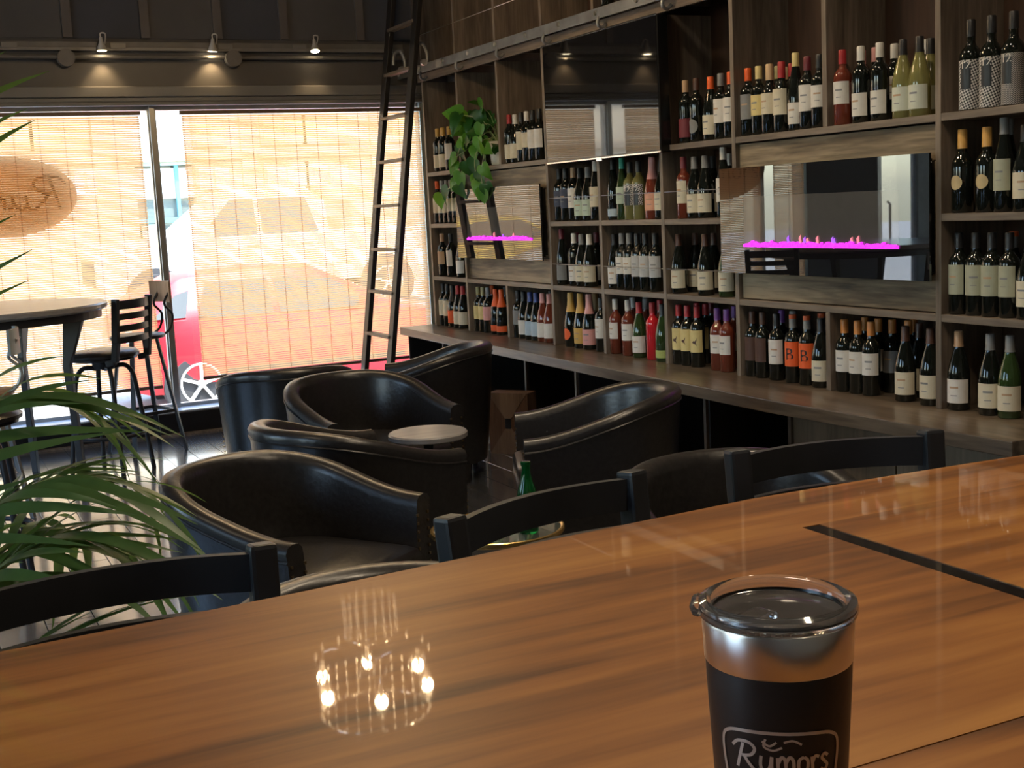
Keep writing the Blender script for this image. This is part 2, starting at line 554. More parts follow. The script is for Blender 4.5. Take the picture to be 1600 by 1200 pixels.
# ================================================================ THE SETTING
XL, XR, YB, YF, ZC = -3.6, 3.84, -2.2, 8.85, 3.55
floor = struct(MB().b2((XL-.2, YB-.2, -.2), (XR+.2, 8.72, -.006)).build('floor', 'floor_base'))
PW, PL = 0.17, 1.24
plank_me = [MB().b2((.0015, .0015, -.006), (PW-.0015, PL-.0015, 0)).mesh('plank', bevel=0.0012, bseg=1)]
x = -0.66
ci = 0
while x < 3.22:
    y = 1.2 - (ci * 0.43) % PL
    while y < 8.66:
        if y + PL > 8.69:
            L = 8.69 - y
            if L > .1:
                p = link('plank', MB().b2((.0015, .0015, -.006), (PW-.0015, L-.0015, 0)).mesh('plank'), 'floor', floor)
                p.location = (x, y, 0)
        else:
            p = link('plank', plank_me[0], 'floor', floor)
            p.location = (x, y, 0)
        y += PL
    x += PW
    ci += 1

ceiling = struct(MB().b2((XL-.2, YB-.2, ZC), (XR+.2, 9.05, ZC+.15)).build('ceiling', 'ceiling'))
struct(MB().b2((XR, YB-.2, -.2), (XR+.2, 9.05, ZC)).build('wall_right', 'wall_dark'))
struct(MB().b2((XL-.2, YB-.2, -.2), (XR, YB, ZC)).build('wall_back', 'back_wall'))
# left wall; two unseen windows added to bring daylight onto bottles and bar
wl = MB()
WY = [(0.7, 2.7), (4.6, 6.8)]
wl.b2((XL-.2, YB, -.2), (XL, 9.05, .75)).b2((XL-.2, YB, 2.75), (XL, 9.05, ZC))
ys = [YB] + [a for w in WY for a in w] + [9.05]
for i in range(0, len(ys), 2):
    wl.b2((XL-.2, ys[i], .75), (XL, ys[i+1], 2.75))
wall_left = struct(wl.build('wall_left', 'wall_dark'))
for i, (a, b) in enumerate(WY):
    w = struct(bpy.data.objects.new('window_%d' % (i+3), None))
    COL.objects.link(w)
    fr = MB()
    fr.b2((XL-.12, a, .75), (XL-.06, a+.05, 2.75)).b2((XL-.12, b-.05, .75), (XL-.06, b, 2.75))
    fr.b2((XL-.12, a, .75), (XL-.06, b, .80)).b2((XL-.12, a, 2.70), (XL-.06, b, 2.75))
    fr.b2((XL-.12, (a+b)/2-.025, .75), (XL-.06, (a+b)/2+.025, 2.75))
    fr.build('window_frame', 'alu', w)
    MB().b2((XL-.093, a+.05, .8), (XL-.087, b-.05, 2.7)).build('pane', 'glass', w)

# front (street) wall: solid pier, door opening, head wall above the glazing
HEAD = 2.225
fw = MB()
fw.b2((XL, YF, HEAD), (XR, 9.05, ZC))
fw.b2((-1.04, YF, -.2), (-.24, 9.05, HEAD))
fw.b2((XL, YF, -.2), (-1.75, 9.05, HEAD))
fw.b2((3.655, YF, -.2), (XR, 9.05, HEAD))
wall_front = struct(fw.build('wall_front', 'wall_dark'))
# tall panels with battens above the lamp track
bx = [-.24, .20, .68, 1.165, 1.66, 2.145, 2.61, 3.17, 3.60]
for i in range(len(bx)-1):
    m = 'wall_panel' if i % 2 else 'wall_dark'
    MB().b2((bx[i]+.03, YF-.012, 2.66), (bx[i+1]-.03, YF, ZC)).build('panel', m, wall_front)
for b in bx:
    MB().b2((b-.03, YF-.035, 2.66), (b+.03, YF, ZC)).build('batten', 'wall_batten', wall_front, bevel=.004)
t1 = struct(MB().b2((-1.0, YF-.03, 2.345), (3.66, YF, 2.50)).build('trim_1', 'fascia'))
tb = MB()
tb.b2((-1.0, YF-.065, 2.275), (3.66, YF, 2.345)).b2((-1.0, YF-.045, 2.245), (3.66, YF, 2.275)).b2((-1.0, YF-.055, HEAD-.005), (3.66, YF, 2.245))
struct(tb.build('trim_2', 'trim_grey', bevel=.006))
struct(MB().b2((XL, 8.69, 0), (XR-.55, 9.05, .150)).build('trim_3', 'ledge_black', bevel=.006))
struct(MB().b2((-.24, 8.70, .150), (XR-.56, 9.045, .162)).build('trim_4', 'ledge_top', bevel=.003))
struct(MB().b2((-.3, 8.655, 0), (XR-.56, 8.69, .012)).build('trim_5', 'shelf_wood_y'))

def glazing(name, x0, x1):
    w = struct(bpy.data.objects.new(name, None))
    COL.objects.link(w)
    MB().b2((x0, 8.915, .162), (x1, 8.921, 2.225)).build('pane', 'glass', w)
    MB().b2((x0, 8.89, 2.195), (x1, 8.95, 2.225)).build('head_rail', 'alu', w)
    MB().b2((x0, 8.89, .162), (x1, 8.95, .185)).build('sill_rail', 'alu', w)
    return w
g1 = glazing('window_1', -.24, 1.662)
g2 = glazing('window_2', 1.666, 3.655)
mu = MB()
mu.b2((1.645, 8.86, .162), (1.683, 8.98, 2.225)).b2((1.635, 8.885, .162), (1.693, 8.90, 2.225))
mu.build('mullion', 'alu', g2, bevel=.003)
MB().b2((3.60, 8.85, .162), (3.655, 8.96, 2.225)).build('jamb', 'alu_green', g2, bevel=.003)
MB().b2((-.24, 8.85, .162), (-.19, 8.96, 2.225)).build('jamb', 'alu_green', g1, bevel=.003)
MB().b2((.19, 8.88, .162), (.25, 8.96, 2.225)).build('mullion', 'alu', g1, bevel=.003)
# glazed door in the street wall
d1 = struct(bpy.data.objects.new('door_1', None))
COL.objects.link(d1)
df = MB()
df.b2((-1.75, 8.88, 0), (-1.68, 8.94, HEAD)).b2((-1.11, 8.88, 0), (-1.04, 8.94, HEAD)).b2((-1.75, 8.88, 0), (-1.04, 8.94, .2)).b2((-1.75, 8.88, HEAD-.09), (-1.04, 8.94, HEAD))
df.build('door_frame', 'alu', d1)
MB().b2((-1.68, 8.908, .2), (-1.11, 8.914, HEAD-.09)).build('pane', 'glass', d1)
MB().tube([(-1.16, 8.86, .85), (-1.16, 8.83, .87), (-1.16, 8.83, 1.28), (-1.16, 8.86, 1.30)], .012).build('door_handle', 'chrome', d1, True)
MB().b2((-1.62, 8.78, 0), (-1.42, 8.86, HEAD)).build('door_curtain', 'pale_panel', d1, bevel=.03)

# ---------------------------------------------------------------- woven blinds
def blind(x0, x1, zb, label, name='woven_blind'):
    t = thing(name, label, 'blind', ((x0+x1)/2, 8.80, zb), 0, 'woven blinds')
    w = x1-x0
    H = 2.158-zb
    hr = MB().b2((-w/2-.01, -.015, H), (w/2+.01, .018, H+.025)).build('head_rail', 'blind_dark', t, bevel=.003)
    br = MB().b2((-w/2, -.008, 0), (w/2, .008, .022)).build('bottom_rail', 'blind_dark', t, bevel=.003)
    s = MB()
    z = .026
    k = 0
    rnd = random.Random(int(x0*100))
    while z < H-.008:
        hh = .0114 + rnd.uniform(-.0012, .0014)
        dy = rnd.uniform(-.0008, .0008)
        s.b2((-w/2+rnd.uniform(-.002, .002), -.001+dy, z), (w/2+rnd.uniform(-.002, .002), .001+dy, z+hh))
        z += .0146
    so = s.build('slats', 'slat', t)
    so['kind'] = 'stuff'
    n = max(2, int(w/.155))
    for i in range(n+1):
        xx = -w/2+.01+(w-.02)*i/n
        MB().b2((xx-.0008, -.0025, .01), (xx+.0008, .0025, H)).build('cord', 'cord', t)
    return t
blind(1.845, 3.575, .345, 'wide translucent bamboo blind hanging behind the leaning ladder')
bl = blind(.285, 1.565, .315, 'translucent bamboo blind behind the high round table and oval sign')
blind(-.17, .155, .315, 'narrow bamboo blind next to the dark wall pier')

# oval window sign lettered to be read from the street
sg = thing('oval_window_sign', 'brown oval sign with dark mirrored script lettering against the bamboo blind', 'sign', (.66, 8.872, 1.655))
ov = [(.475*math.cos(2*PI*k/56), .262*math.sin(2*PI*k/56)) for k in range(56)]
MB().prism(ov, 0, .006, lambda p, h: (p[0], h, p[1])).build('sign_plate', 'sign', sg)
rb = MB()
sx = .185
for st in RUMORS:
    ribbon(rb, st, .085, lambda a, b: (-(a-LETTER_W/2)*sx*1.15, -.0015, (b-.45)*sx*1.05))
rb.build('lettering', 'sign_ink', sg)

# ---------------------------------------------------------------- lamp track, pipe, wall discs, spot heads
tr = thing('lamp_track', 'grey lamp track running along the wall above the windows', 'lamp track', (1.3, 8.80, 2.575))
MB().b2((-2.3, -.01, .0), (2.18, .05, .022)).build('lower_channel', 'trim_grey', tr, bevel=.003)
MB().b2((-2.3, .0, .022), (2.18, .05, .058)).build('upper_channel', 'disc', tr, bevel=.003)
for xx in (-.5, .17, .88, 1.4):
    MB().b2((xx-.05, -.015, .012), (xx+.05, 0, .05)).build('feed_box', 'trim_grey', tr, bevel=.003)
pp = thing('wall_conduit', 'thin grey pipe with round covers below the lamp track', 'pipe', (1.3, 8.80, 2.535))
MB().tube([(-2.3, 0, 0), (2.2, 0, 0)], .014, 10).build('pipe', 'disc', pp, True)
for xx in (-1.25, -.165, .925):
    MB().tube([(xx, -.045, -.01), (xx, .018, -.01)], .055, 28).build('round_cover', 'disc', pp, True)
def spot_head(x, lab, tgt, e):
    t = thing('track_spotlight', lab, 'spotlight', (x, 8.755, 2.60), 0, 'track spotlights')
    d = (Vector(tgt)-Vector((x, 8.755, 2.60))).normalized()
    MB().tube(smoothline([(0.03, .05, .02), (.03, .0, .075), (.0, 0, .08), (0, 0, .045)], 5), .005, 8).build('stem', 'white_metal', t, True)
    p0 = Vector((0, 0, .055))
    pts = [p0 - d*.0, p0 + d*.03, p0 + d*.055, p0 + d*.085]
    MB().tube(pts, [.010, .014, .024, .034], 16).build('shade', 'white_metal', t, True)
    MB().tube([p0+d*.0845, p0+d*.088], [.029, .029], 16).build('lens', 'spot_lens', t)
    q = p0+d*.11
    light('SPOT', 'spot_lamp', q, e, (1, .72, .38), .02, t, q+d, 95, .7)
spot_head(1.36, 'lit white spotlight aimed straight down, mounted above the gap between the blinds', (1.36, 8.78, 1.0), 7)
spot_head(2.09, 'small white spotlight tilted towards the wall beside a round cover', (2.03, 8.90, 1.6), 7)
spot_head(2.80, 'glowing spotlight tipped out towards the room, next to the ladder', (2.70, 8.3, 1.0), 7)

# ================================================================ SHELVING
XS = 3.5
TH = .028
ZROW = {'b': .60, '1': .96, '2': 1.335, '3': 1.70, '4': 2.45}
DV = [8.53, 7.93, 7.305, 6.68, 6.075, 5.445, 4.83, 4.195, 3.565, 2.93]
sh = thing('wall_shelving', 'dark brown wooden wall of open cubby shelves for wine', 'shelving', (XS, 5.7, .60))
def sp(name, p0, p1, m, bev=.002, par=None):
    return MB().b2((p0[0]-XS, p0[1]-5.7, p0[2]-.60), (p1[0]-XS, p1[1]-5.7, p1[2]-.60)).build(name, m, par or sh, bevel=bev)
for i in range(len(DV)-1):
    sp('back_panel', (3.815, DV[i+1], .60), (3.835, DV[i], 3.4), 'shelf_back', 0)
    for k, zz in enumerate((2.0, 2.75, 3.1)):
        pass
TOP = 3.4
def div(y, z0, z1, x0=XS):
    sp('divider', (x0, y-TH/2, z0), (3.815, y+TH/2, z1), 'shelf_wood_z')
for i, y in enumerate(DV):
    if i == 1:
        div(y, .6, 1.70-TH); div(y, 1.70, 2.335); div(y, 2.385, TOP)
    elif i == 2:
        div(y, .6, .96-TH); div(y, 1.70, 2.335); div(y, 2.385, TOP)
    elif i in (0, 3, 4, 5, 6):
        div(y, .6, 2.335 if i < 6 else TOP)
        if i < 6:
            div(y, 2.385, TOP)
    elif i == 7:
        div(y, .6, .96-TH); div(y, 1.70, TOP)
    else:
        div(y, .6, TOP)
def shelf(z, c0, c1):
    sp('shelf', (XS+.001, DV[c1]+TH/2, z-TH), (3.815, DV[c0]-TH/2, z), 'shelf_wood_y')
for c in range(9):
    if c in (1, 2):
        continue
    if c in (6, 7):
        continue
    shelf(.96, c, c+1); shelf(1.335, c, c+1); shelf(1.70, c, c+1)
shelf(.96, 1, 3); shelf(1.70, 1, 3)
shelf(.96, 6, 8); shelf(1.70, 6, 8)
for c in range(6):
    shelf(2.45, c, c+1)
# framing boards behind the two electric fires
def boards(y0, y1, zs):
    for a, b in zs:
        sp('backing_board', (XS+.022, y0+TH/2+.001, a+.002), (XS+.045, y1-TH/2-.001, b-.002), 'board_wood', .003)
boards(DV[3], DV[1], [(.962, 1.115), (1.115, 1.32), (1.32, 1.53), (1.53, 1.668)])
boards(DV[8], DV[6], [(.962, 1.11), (1.11, 1.32), (1.32, 1.53), (1.53, 1.668)])
# wooden header under the ladder track
sp('header_board', (XS-.02, 4.87, 2.335), (XS, 8.56, 2.388), 'shelf_wood_y', .003)
# retaining wires in front of bottles
def wire(y0, y1, z):
    MB().tube([(XS+.004-XS, y0+.016-5.7, z-.6), (XS+.004-XS, y1-.016-5.7, z-.6)], .0022, 6).build('retaining_wire', 'steel', sh)
for c in (3, 4, 5):
    wire(DV[c+1], DV[c], .96+.125)
    wire(DV[c+1], DV[c], 1.335+.135)
for c in range(0, 4):
    wire(DV[c+1], DV[c], 2.66)

# ---------------------------------------------------------------- ladder track
rl = thing('ladder_track', 'long grey steel ladder track bolted across the shelving', 'ladder track', (XS-.06, 6.9, 2.388))
MB().b2((-.008, -2.0, -.004), (.008, 2.02, .052)).build('track_bar', 'rail_steel', rl, bevel=.002)
for k in range(10):
    yy = -1.8+.41*k
    MB().tube([(-.016, yy, .028), (.008, yy, .028)], .013, 12).build('bolt', 'steel', rl, True)
for k in range(7):
    yy = -1.62+.62*k-.01
    b = MB()
    b.tube(smoothline([(.01, yy, .02), (-.012, yy, -.012), (-.012, yy, -.04), (.012, yy, -.05), (.035, yy, -.03)], 4), .009, 8)
    b.build('bracket', 'rail_steel', rl, True)

# ---------------------------------------------------------------- library ladder
la = thing('library_ladder', 'tall black wooden library ladder leaning against the shelf track', 'ladder', (2.92, 8.37, 0))
LN = (3.42-2.92)/3.4
def lx(z): return LN*z
R1 = .255
for s in (-1, 1):
    MB().bar((0, s*R1, 0), (lx(3.3), s*R1, 3.3), .034, .085, (0, 1, 0)).build('side_rail', 'black_wood', la, bevel=.004)
    hook = [(lx(2.46)+.03, s*(R1-.045), 2.46), (lx(2.53)+.03, s*(R1-.045), 2.53), (lx(2.5)+.08, s*(R1-.045), 2.555), (lx(2.46)+.115, s*(R1-.045), 2.50), (lx(2.4)+.125, s*(R1-.045), 2.44)]
    MB().tube(smoothline(hook, 5), .012, 8).build('hook', 'rail_steel', la, True)
    MB().tube([(lx(2.43)+.095, s*(R1-.06), 2.43), (lx(2.43)+.095, s*(R1-.03), 2.43)], .022, 14).build('roller', 'steel', la, True)
for z in (.28, .585, .883, 1.177, 1.48, 1.785, 2.088, 2.39, 2.70, 3.0):
    MB().bar((lx(z), -R1+.016, z), (lx(z), R1-.016, z), .055, .022, (0, 0, 1)).build('rung', 'rung', la, bevel=.005)

# ================================================================ COUNTER AND CABINETS
ct = thing('counter_top', 'long brown wooden counter top running under the wine shelves', 'counter', (3.4, 5.9, .545))
poly = [(3.26, 8.64), (3.195, 5.6), (3.165, 4.2), (3.215, 2.95), (3.81, 2.95), (3.81, 8.64)]
MB().prism(poly, .545, .60, lambda p, h: (p[0]-3.4, p[1]-5.9, h-.545)).build('board', 'counter_wood', ct, bevel=.004)
cy = [8.62, 7.93, 7.30, 6.68, 6.06, 5.44, 4.82, 4.2]
for i in range(len(cy)-1):
    a, b = cy[i+1], cy[i]
    u = thing('base_cubby', 'dark open cubby under the counter, %s from the window' % ['first', 'second', 'third', 'fourth', 'fifth', 'sixth', 'seventh'][i], 'cabinet', (3.55, (a+b)/2, 0), 0, 'open cubbies under the counter')
    hw = (b-a)/2
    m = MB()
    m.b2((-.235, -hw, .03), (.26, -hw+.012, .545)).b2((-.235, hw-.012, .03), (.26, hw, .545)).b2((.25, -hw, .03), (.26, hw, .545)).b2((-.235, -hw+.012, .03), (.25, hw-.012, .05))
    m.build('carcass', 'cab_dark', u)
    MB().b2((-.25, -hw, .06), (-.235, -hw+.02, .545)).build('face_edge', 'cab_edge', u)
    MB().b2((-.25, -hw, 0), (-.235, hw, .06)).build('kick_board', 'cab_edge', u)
u = thing('base_cabinet', 'tan wooden cabinet front closing the near end of the counter', 'cabinet', (3.55, 3.58, 0))
MB().b2((-.225, -.6, 0), (.26, .615, .545)).build('carcass', 'cab_dark', u)
for k in range(2):
    MB().b2((-.245, -.6+.608*k, .02), (-.225, .0+.608*k, .54)).build('door', 'cab_panel', u, bevel=.002)
# patterned wooden box standing in front of the cubbies
bx_ = thing('wooden_box', 'small brown wooden box with crossed inlay leaning by the cubbies', 'box', (3.17, 6.62, 0.0), math.radians(38))
MB().b2((-.06, -.13, 0), (.06, .13, .36)).build('body', 'crate', bx_, bevel=.004)
for (p, q, r_) in (((-.13, .0), (.13, .0), (0, .18)), ((-.13, .36), (.13, .36), (0, .18))):
    MB().prism([p, q, r_], 0, .004, lambda a, h: (-.06-h, a[0]*.96, a[1])).build('inlay', 'crate_light', bx_)
MB().b2((-.066, -.018, .15), (-.06, .018, .21)).build('slot', 'ledge_black', bx_)

# ================================================================ TV AND ELECTRIC FIRES
tv = thing('television', 'large flat black television mounted across the shelves', 'television', (XS-.02, 5.965, 1.665))
MB().b2((-.03, -.605, 0), (.03, .605, .665)).build('body', 'tv_bezel', tv, bevel=.004)
MB().b2((-.0325, -.597, .014), (-.03, .597, .657)).build('screen', 'tv_screen', tv)
MB().b2((-.034, -.605, .661), (-.02, .605, .667)).build('top_trim', 'chrome', tv)
MB().b2((-.034, -.605, 0), (-.02, .605, .007)).build('bottom_trim', 'chrome', tv)
MB().b2((-.036, -.03, -.012), (-.026, .03, .004)).build('badge', 'chrome', tv)
MB().b2((.03, -.1, .2), (.31, .1, .45)).build('wall_mount', 'black_metal', tv)

def fire(y0, y1, z0, z1, iy0, iy1, iz0, iz1, label, nf):
    t = thing('electric_fireplace', label, 'fireplace', (XS, (y0+y1)/2, z0))
    yc = (y0+y1)/2
    MB().b2((.0, y0-yc+.03, .03), (.022, y1-yc-.03, z1-z0-.03)).build('housing', 'tv_bezel', t)
    fr = MB()
    # glass front with a firebox opening
    a0, a1, c0, c1 = iy0-yc, iy1-yc, iz0-z0, iz1-z0
    Y0, Y1, H = y0-yc, y1-yc, z1-z0
    fr.b2((-.034, Y0, 0), (-.024, Y1, c0)).b2((-.034, Y0, c1), (-.024, Y1, H)).b2((-.034, Y0, c0), (-.024, a0, c1)).b2((-.034, a1, c0), (-.024, Y1, c1))
    fr.build('glass_front', 'fire_glass', t)
    MB().b2((-.0335, a0, c0), (-.0245, a1, c1)).build('viewing_window', 'fire_window', t)
    MB().b2((-.024, Y0+.02, .02), (.0, Y1-.02, H-.02)).build('spacer', 'tv_bezel', t)
    em = MB()
    rnd = random.Random(nf)
    n = int((a1-a0)/.011)
    for k in range(n):
        yy = a0+.01+(a1-a0-.02)*k/n
        r = rnd.uniform(.004, .009)
        zz = c0+.008+rnd.uniform(0, .012)*(1 if .05 < k/n < .95 else .3)
        em.box((-.040, yy, zz), (.008, r*1.8, r*1.6), Matrix.Rotation(rnd.uniform(0, 3), 3, 'X'))
    em.b2((-.0385, a0, c0), (-.0335, a1, c0+.012))
    e = em.build('glowing_crystals', 'ember', t)
    e['kind'] = 'stuff'
    for k in range(nf):
        yy = a0+(a1-a0)*rnd.uniform(.12, .9)
        h = rnd.uniform(.012, .034)
        MB().tube([(-.037, yy, c0+.02), (-.037, yy+.004, c0+.03+h*.4), (-.037, yy-.003, c0+.025+h)], [.006, .005, .0006], 6).build('flame', 'flame_p' if k % 2 else 'flame_o', t, True)
    return t
fire(3.575, 4.90, 1.085, 1.56, 3.735, 4.72, 1.205, 1.43, 'wide black glass electric fireplace glowing magenta above the counter', 9)
fire(6.72, 7.97, 1.105, 1.56, 6.84, 7.80, 1.225, 1.435, 'black glass electric fireplace under the trailing pothos, reflecting the ladder', 3)

# ================================================================ WINE BOTTLES
PAL = dict(gold=(.62, .38, .09), cream=(.66, .59, .44), white=(.70, .66, .60), orange=(.82, .12, .02), grey=(.22, .22, .22), tan=(.48, .30, .17),
           black=(.02, .02, .022), red=(.42, .025, .03), olive=(.40, .36, .17), yellow=(.70, .56, .24), pink=(.70, .33, .30), blue=(.05, .08, .30),
           skyblue=(.42, .52, .60), maroon=(.17, .025, .035), mint=(.48, .57, .46), teal=(.05, .38, .27), darkblue=(.05, .06, .10), brown=(.085, .038, .025),
           bronze=(.38, .24, .10), check=(.60, .52, .50), peach=(.72, .36, .24), silver=(.50, .49, .48), lime=(.42, .48, .14), purple=(.17, .05, .26),
           cork=(.60, .40, .22), copper=(.62, .24, .06), pale=(.60, .62, .52), check12=(.6, .6, .6), chevron12=(.5, .5, .5), wax=(.70, .38, .10),
           medal=(.55, .42, .22), sage=(.40, .40, .29), orangetop=(.70, .12, .03))
ADJ = dict(skyblue='pale blue', check='white patterned', pale='pale green', check12='houndstooth', chevron12='chevron', wax='golden wax', medal='round gold medal',
           orangetop='orange-topped', mint='mint green', darkblue='dark blue', silver='silver striped')
for k, c in PAL.items():
    M['cap_'+k] = mat('cap_'+k, c, 0.38, var=.06)
    M['lab_'+k] = mat('label_'+k, c, 0.6, var=.05, scale=40)
def pattern_mat(name, kind):
    m, t, b = _p(name)
    tc = t.nodes.new('ShaderNodeTexCoord')
    sep = t.nodes.new('ShaderNodeSeparateXYZ')
    t.links.new(tc.outputs['Object'], sep.inputs[0])
    at = t.nodes.new('ShaderNodeMath')
    at.operation = 'ARCTAN2'
    t.links.new(sep.outputs[1], at.inputs[0])
    t.links.new(sep.outputs[0], at.inputs[1])
    def mul(s, k):
        n = t.nodes.new('ShaderNodeMath')
        n.operation = 'MULTIPLY'
        n.inputs[1].default_value = k
        t.links.new(s, n.inputs[0])
        return n.outputs[0]
    comb = t.nodes.new('ShaderNodeCombineXYZ')
    if kind == 'check':
        t.links.new(mul(at.outputs[0], .041), comb.inputs[0])
        t.links.new(sep.outputs[2], comb.inputs[1])
        mp = t.nodes.new('ShaderNodeMapping')
        mp.inputs['Rotation'].default_value = (0, 0, .4)
        t.links.new(comb.outputs[0], mp.inputs[0])
        ch = t.nodes.new('ShaderNodeTexChecker')
        ch.inputs['Scale'].default_value = 150
        ch.inputs['Color1'].default_value = (.62, .58, .55, 1)
        ch.inputs['Color2'].default_value = (.03, .03, .03, 1)
        t.links.new(mp.outputs[0], ch.inputs[0])
        t.links.new(ch.outputs[0], b.inputs['Base Color'])
    else:
        zig = t.nodes.new('ShaderNodeMath')
        zig.operation = 'PINGPONG'
        zig.inputs[1].default_value = .012
        t.links.new(mul(at.outputs[0], .041), zig.inputs[0])
        ad = t.nodes.new('ShaderNodeMath')
        ad.operation = 'ADD'
        t.links.new(zig.outputs[0], ad.inputs[0])
        t.links.new(sep.outputs[2], ad.inputs[1])
        md = t.nodes.new('ShaderNodeMath')
        md.operation = 'PINGPONG'
        md.inputs[1].default_value = .0035
        t.links.new(ad.outputs[0], md.inputs[0])
        gt = t.nodes.new('ShaderNodeMath')
        gt.operation = 'GREATER_THAN'
        gt.inputs[1].default_value = .0019
        t.links.new(md.outputs[0], gt.inputs[0])
        mx = t.nodes.new('ShaderNodeMix')
        mx.data_type = 'RGBA'
        mx.inputs[6].default_value = (.03, .03, .03, 1)
        mx.inputs[7].default_value = (.45, .42, .40, 1)
        t.links.new(gt.outputs[0], mx.inputs[0])
        t.links.new(mx.outputs[2], b.inputs['Base Color'])
    b.inputs['Roughness'].default_value = .5
    return m
M['lab_check12'] = pattern_mat('label_houndstooth', 'check')
M['lab_check'] = pattern_mat('label_small_check', 'check')
M['lab_chevron12'] = pattern_mat('label_chevron', 'chevron')
GL = dict(k=((.008, .010, .008), 0.0, 'dark'), g=((.045, .085, .025), .35, 'green glass'), r=((.30, .065, .035), .45, 'rose'), y=((.42, .40, .15), .55, 'clear straw'), R=((.60, .02, .03), 0, 'solid red'))
for k, (c, tr_, nm) in GL.items():
    M['gl_'+k] = mat('bottle_glass_'+nm.replace(' ', '_'), c, .07, trans=tr_, ior=1.5, var=.0, coat=.3)
# outline (radius, z) of each bottle kind: bordeaux, burgundy, champagne, hock, magnum-like, stout
PR = {
 'o': [(0, 0), (.033, 0), (.037, .004), (.037, .19), (.0355, .203), (.028, .216), (.0185, .226), (.0155, .236), (.0148, .27), (.0148, .300), (0, .301)],
 'u': [(0, 0), (.037, 0), (.041, .004), (.041, .135), (.0395, .150), (.034, .175), (.026, .203), (.0185, .230), (.0155, .25), (.0148, .295), (0, .296)],
 'c': [(0, 0), (.040, 0), (.044, .004), (.044, .13), (.042, .15), (.035, .185), (.027, .215), (.0205, .245), (.0175, .275), (.0180, .292), (.0165, .314), (0, .316)],
 'h': [(0, 0), (.033, 0), (.036, .004), (.036, .15), (.034, .17), (.028, .205), (.021, .24), (.0165, .265), (.0148, .28), (.0148, .326), (0, .327)],
 'm': [(0, 0), (.037, 0), (.041, .004), (.041, .185), (.039, .20), (.031, .215), (.0195, .228), (.016, .24), (.0152, .318), (0, .319)],
 't': [(0, 0), (.036, 0), (.0395, .004), (.0395, .165), (.0375, .182), (.029, .20), (.0195, .213), (.0165, .225), (.0158, .30), (0, .301)],
}
CAPZ = {'o': .245, 'u': .238, 'c': .205, 'h': .27, 'm': .26, 't': .232}
def rad_at(t, z):
    p = PR[t]
    for (r0, z0), (r1, z1) in zip(p, p[1:]):
        if z0 <= z <= z1 and z1 > z0:
            return r0+(r1-r0)*(z-z0)/(z1-z0)
    return 0
BODY, CAP, LAB = {}, {}, {}
for t, p in PR.items():
    BODY[t] = MB().lathe(p, 20).mesh('bottle_body', True, .9)
def cap_mesh(t, long=False):
    key = (t, long)
    if key not in CAP:
        z0 = CAPZ[t] - (.055 if long else 0)
        zt = PR[t][-1][1]
        zs = [z0] + [z for (r, z) in PR[t] if z0 < z < zt-.0015] + [zt-.003]
        pr = [(rad_at(t, z0)+.0002, z0)] + [(rad_at(t, z)+.0012, z) for z in zs]
        pr += [(rad_at(t, zt-.003)-.001, zt+.001), (0, zt+.0015)]
        # screw-cap ridge
        CAP[key] = MB().lathe(pr, 16).mesh('capsule', True, .7)
    return CAP[key]
LZ = {'T': (.075, .185), 'M': (.085, .175), 'L': (.028, .118), 'S': (.02, .06), 'F': (.004, .19), 'O': (.045, .10), 'N': (.0, .0)}
def lab_mesh(t, st):
    key = (t, st)
    if key not in LAB:
        z0, z1 = LZ[st]
        if t in 'uc' and st in 'TM':
            z0, z1 = .045, .135
        if t == 'm':
            z1 = .178
        if st == 'O':          # round label wrapped on the front
            R_ = .034 if t != 't' else .026
            zc = .075 if t != 't' else .11
            n = 20
            vs = [None]
            r = rad_at(t, zc)+.0007
            vs = [(-r*math.cos(.3), -r*math.sin(.3), zc)]
            for q in (.33, .66, 1.0):
                for k in range(n):
                    a = 2*PI*k/n
                    th = -q*R_*math.cos(a)/r+.3
                    vs.append((-r*math.cos(th), -r*math.sin(th), zc+q*R_*math.sin(a)))
            fs = [(0, 1+k, 1+(k+1) % n) for k in range(n)]
            for q in range(2):
                fs += [(1+q*n+k, 1+q*n+(k+1) % n, 1+(q+1)*n+(k+1) % n, 1+(q+1)*n+k) for k in range(n)]
            LAB[key] = MB().add(vs, fs).mesh('label', True)
        else:
            half = {'T': 1.45, 'M': 1.5, 'L': 1.7, 'S': 1.7, 'F': PI}[st]
            r = rad_at(t, (z0+z1)/2)+.0006
            LAB[key] = MB().lathe([(r, z0), (r, (z0+z1)/2), (r, z1)], 18, (0, 0, 0), PI-half, PI+half).mesh('label', True)
    return LAB[key]
def wrap(r, ang0):
    return lambda a, b: (r*math.cos(ang0+a/r), r*math.sin(ang0+a/r), b)
TXT = {}
def print_mesh(key, s, size, r, ang, z):
    if key not in TXT:
        vs, fs = text_mesh(s, size)
        f = wrap(r, ang)
        TXT[key] = MB().add([f(v[0], v[1]+z) for v in vs], fs).mesh('print')
    return TXT[key]
BIRD = [(-.014, .0), (-.006, .008), (.002, .006), (.012, .022), (.010, .008), (.006, -.002), (.012, -.018), (.002, -.008), (-.008, -.006)]
def bird_mesh():
    if 'bird' not in TXT:
        f = wrap(.0382, PI+.35)
        TXT['bird'] = MB().add([f(a, b+.125) for a, b in BIRD], [(0, 1, 8), (1, 2, 7, 8), (2, 3, 4), (2, 4, 5), (2, 5, 7), (5, 6, 7)]).mesh('print')
    return TXT['bird']
def band_mesh(t, z0, z1, half, off=.0011):
    key = ('band', t, z0, z1, half)
    if key not in TXT:
        r = rad_at(t, (z0+z1)/2)+off
        TXT[key] = MB().lathe([(r, z0), (r, z1)], 14, (0, 0, 0), PI-half+.3, PI+half+.3).mesh('print')
    return TXT[key]

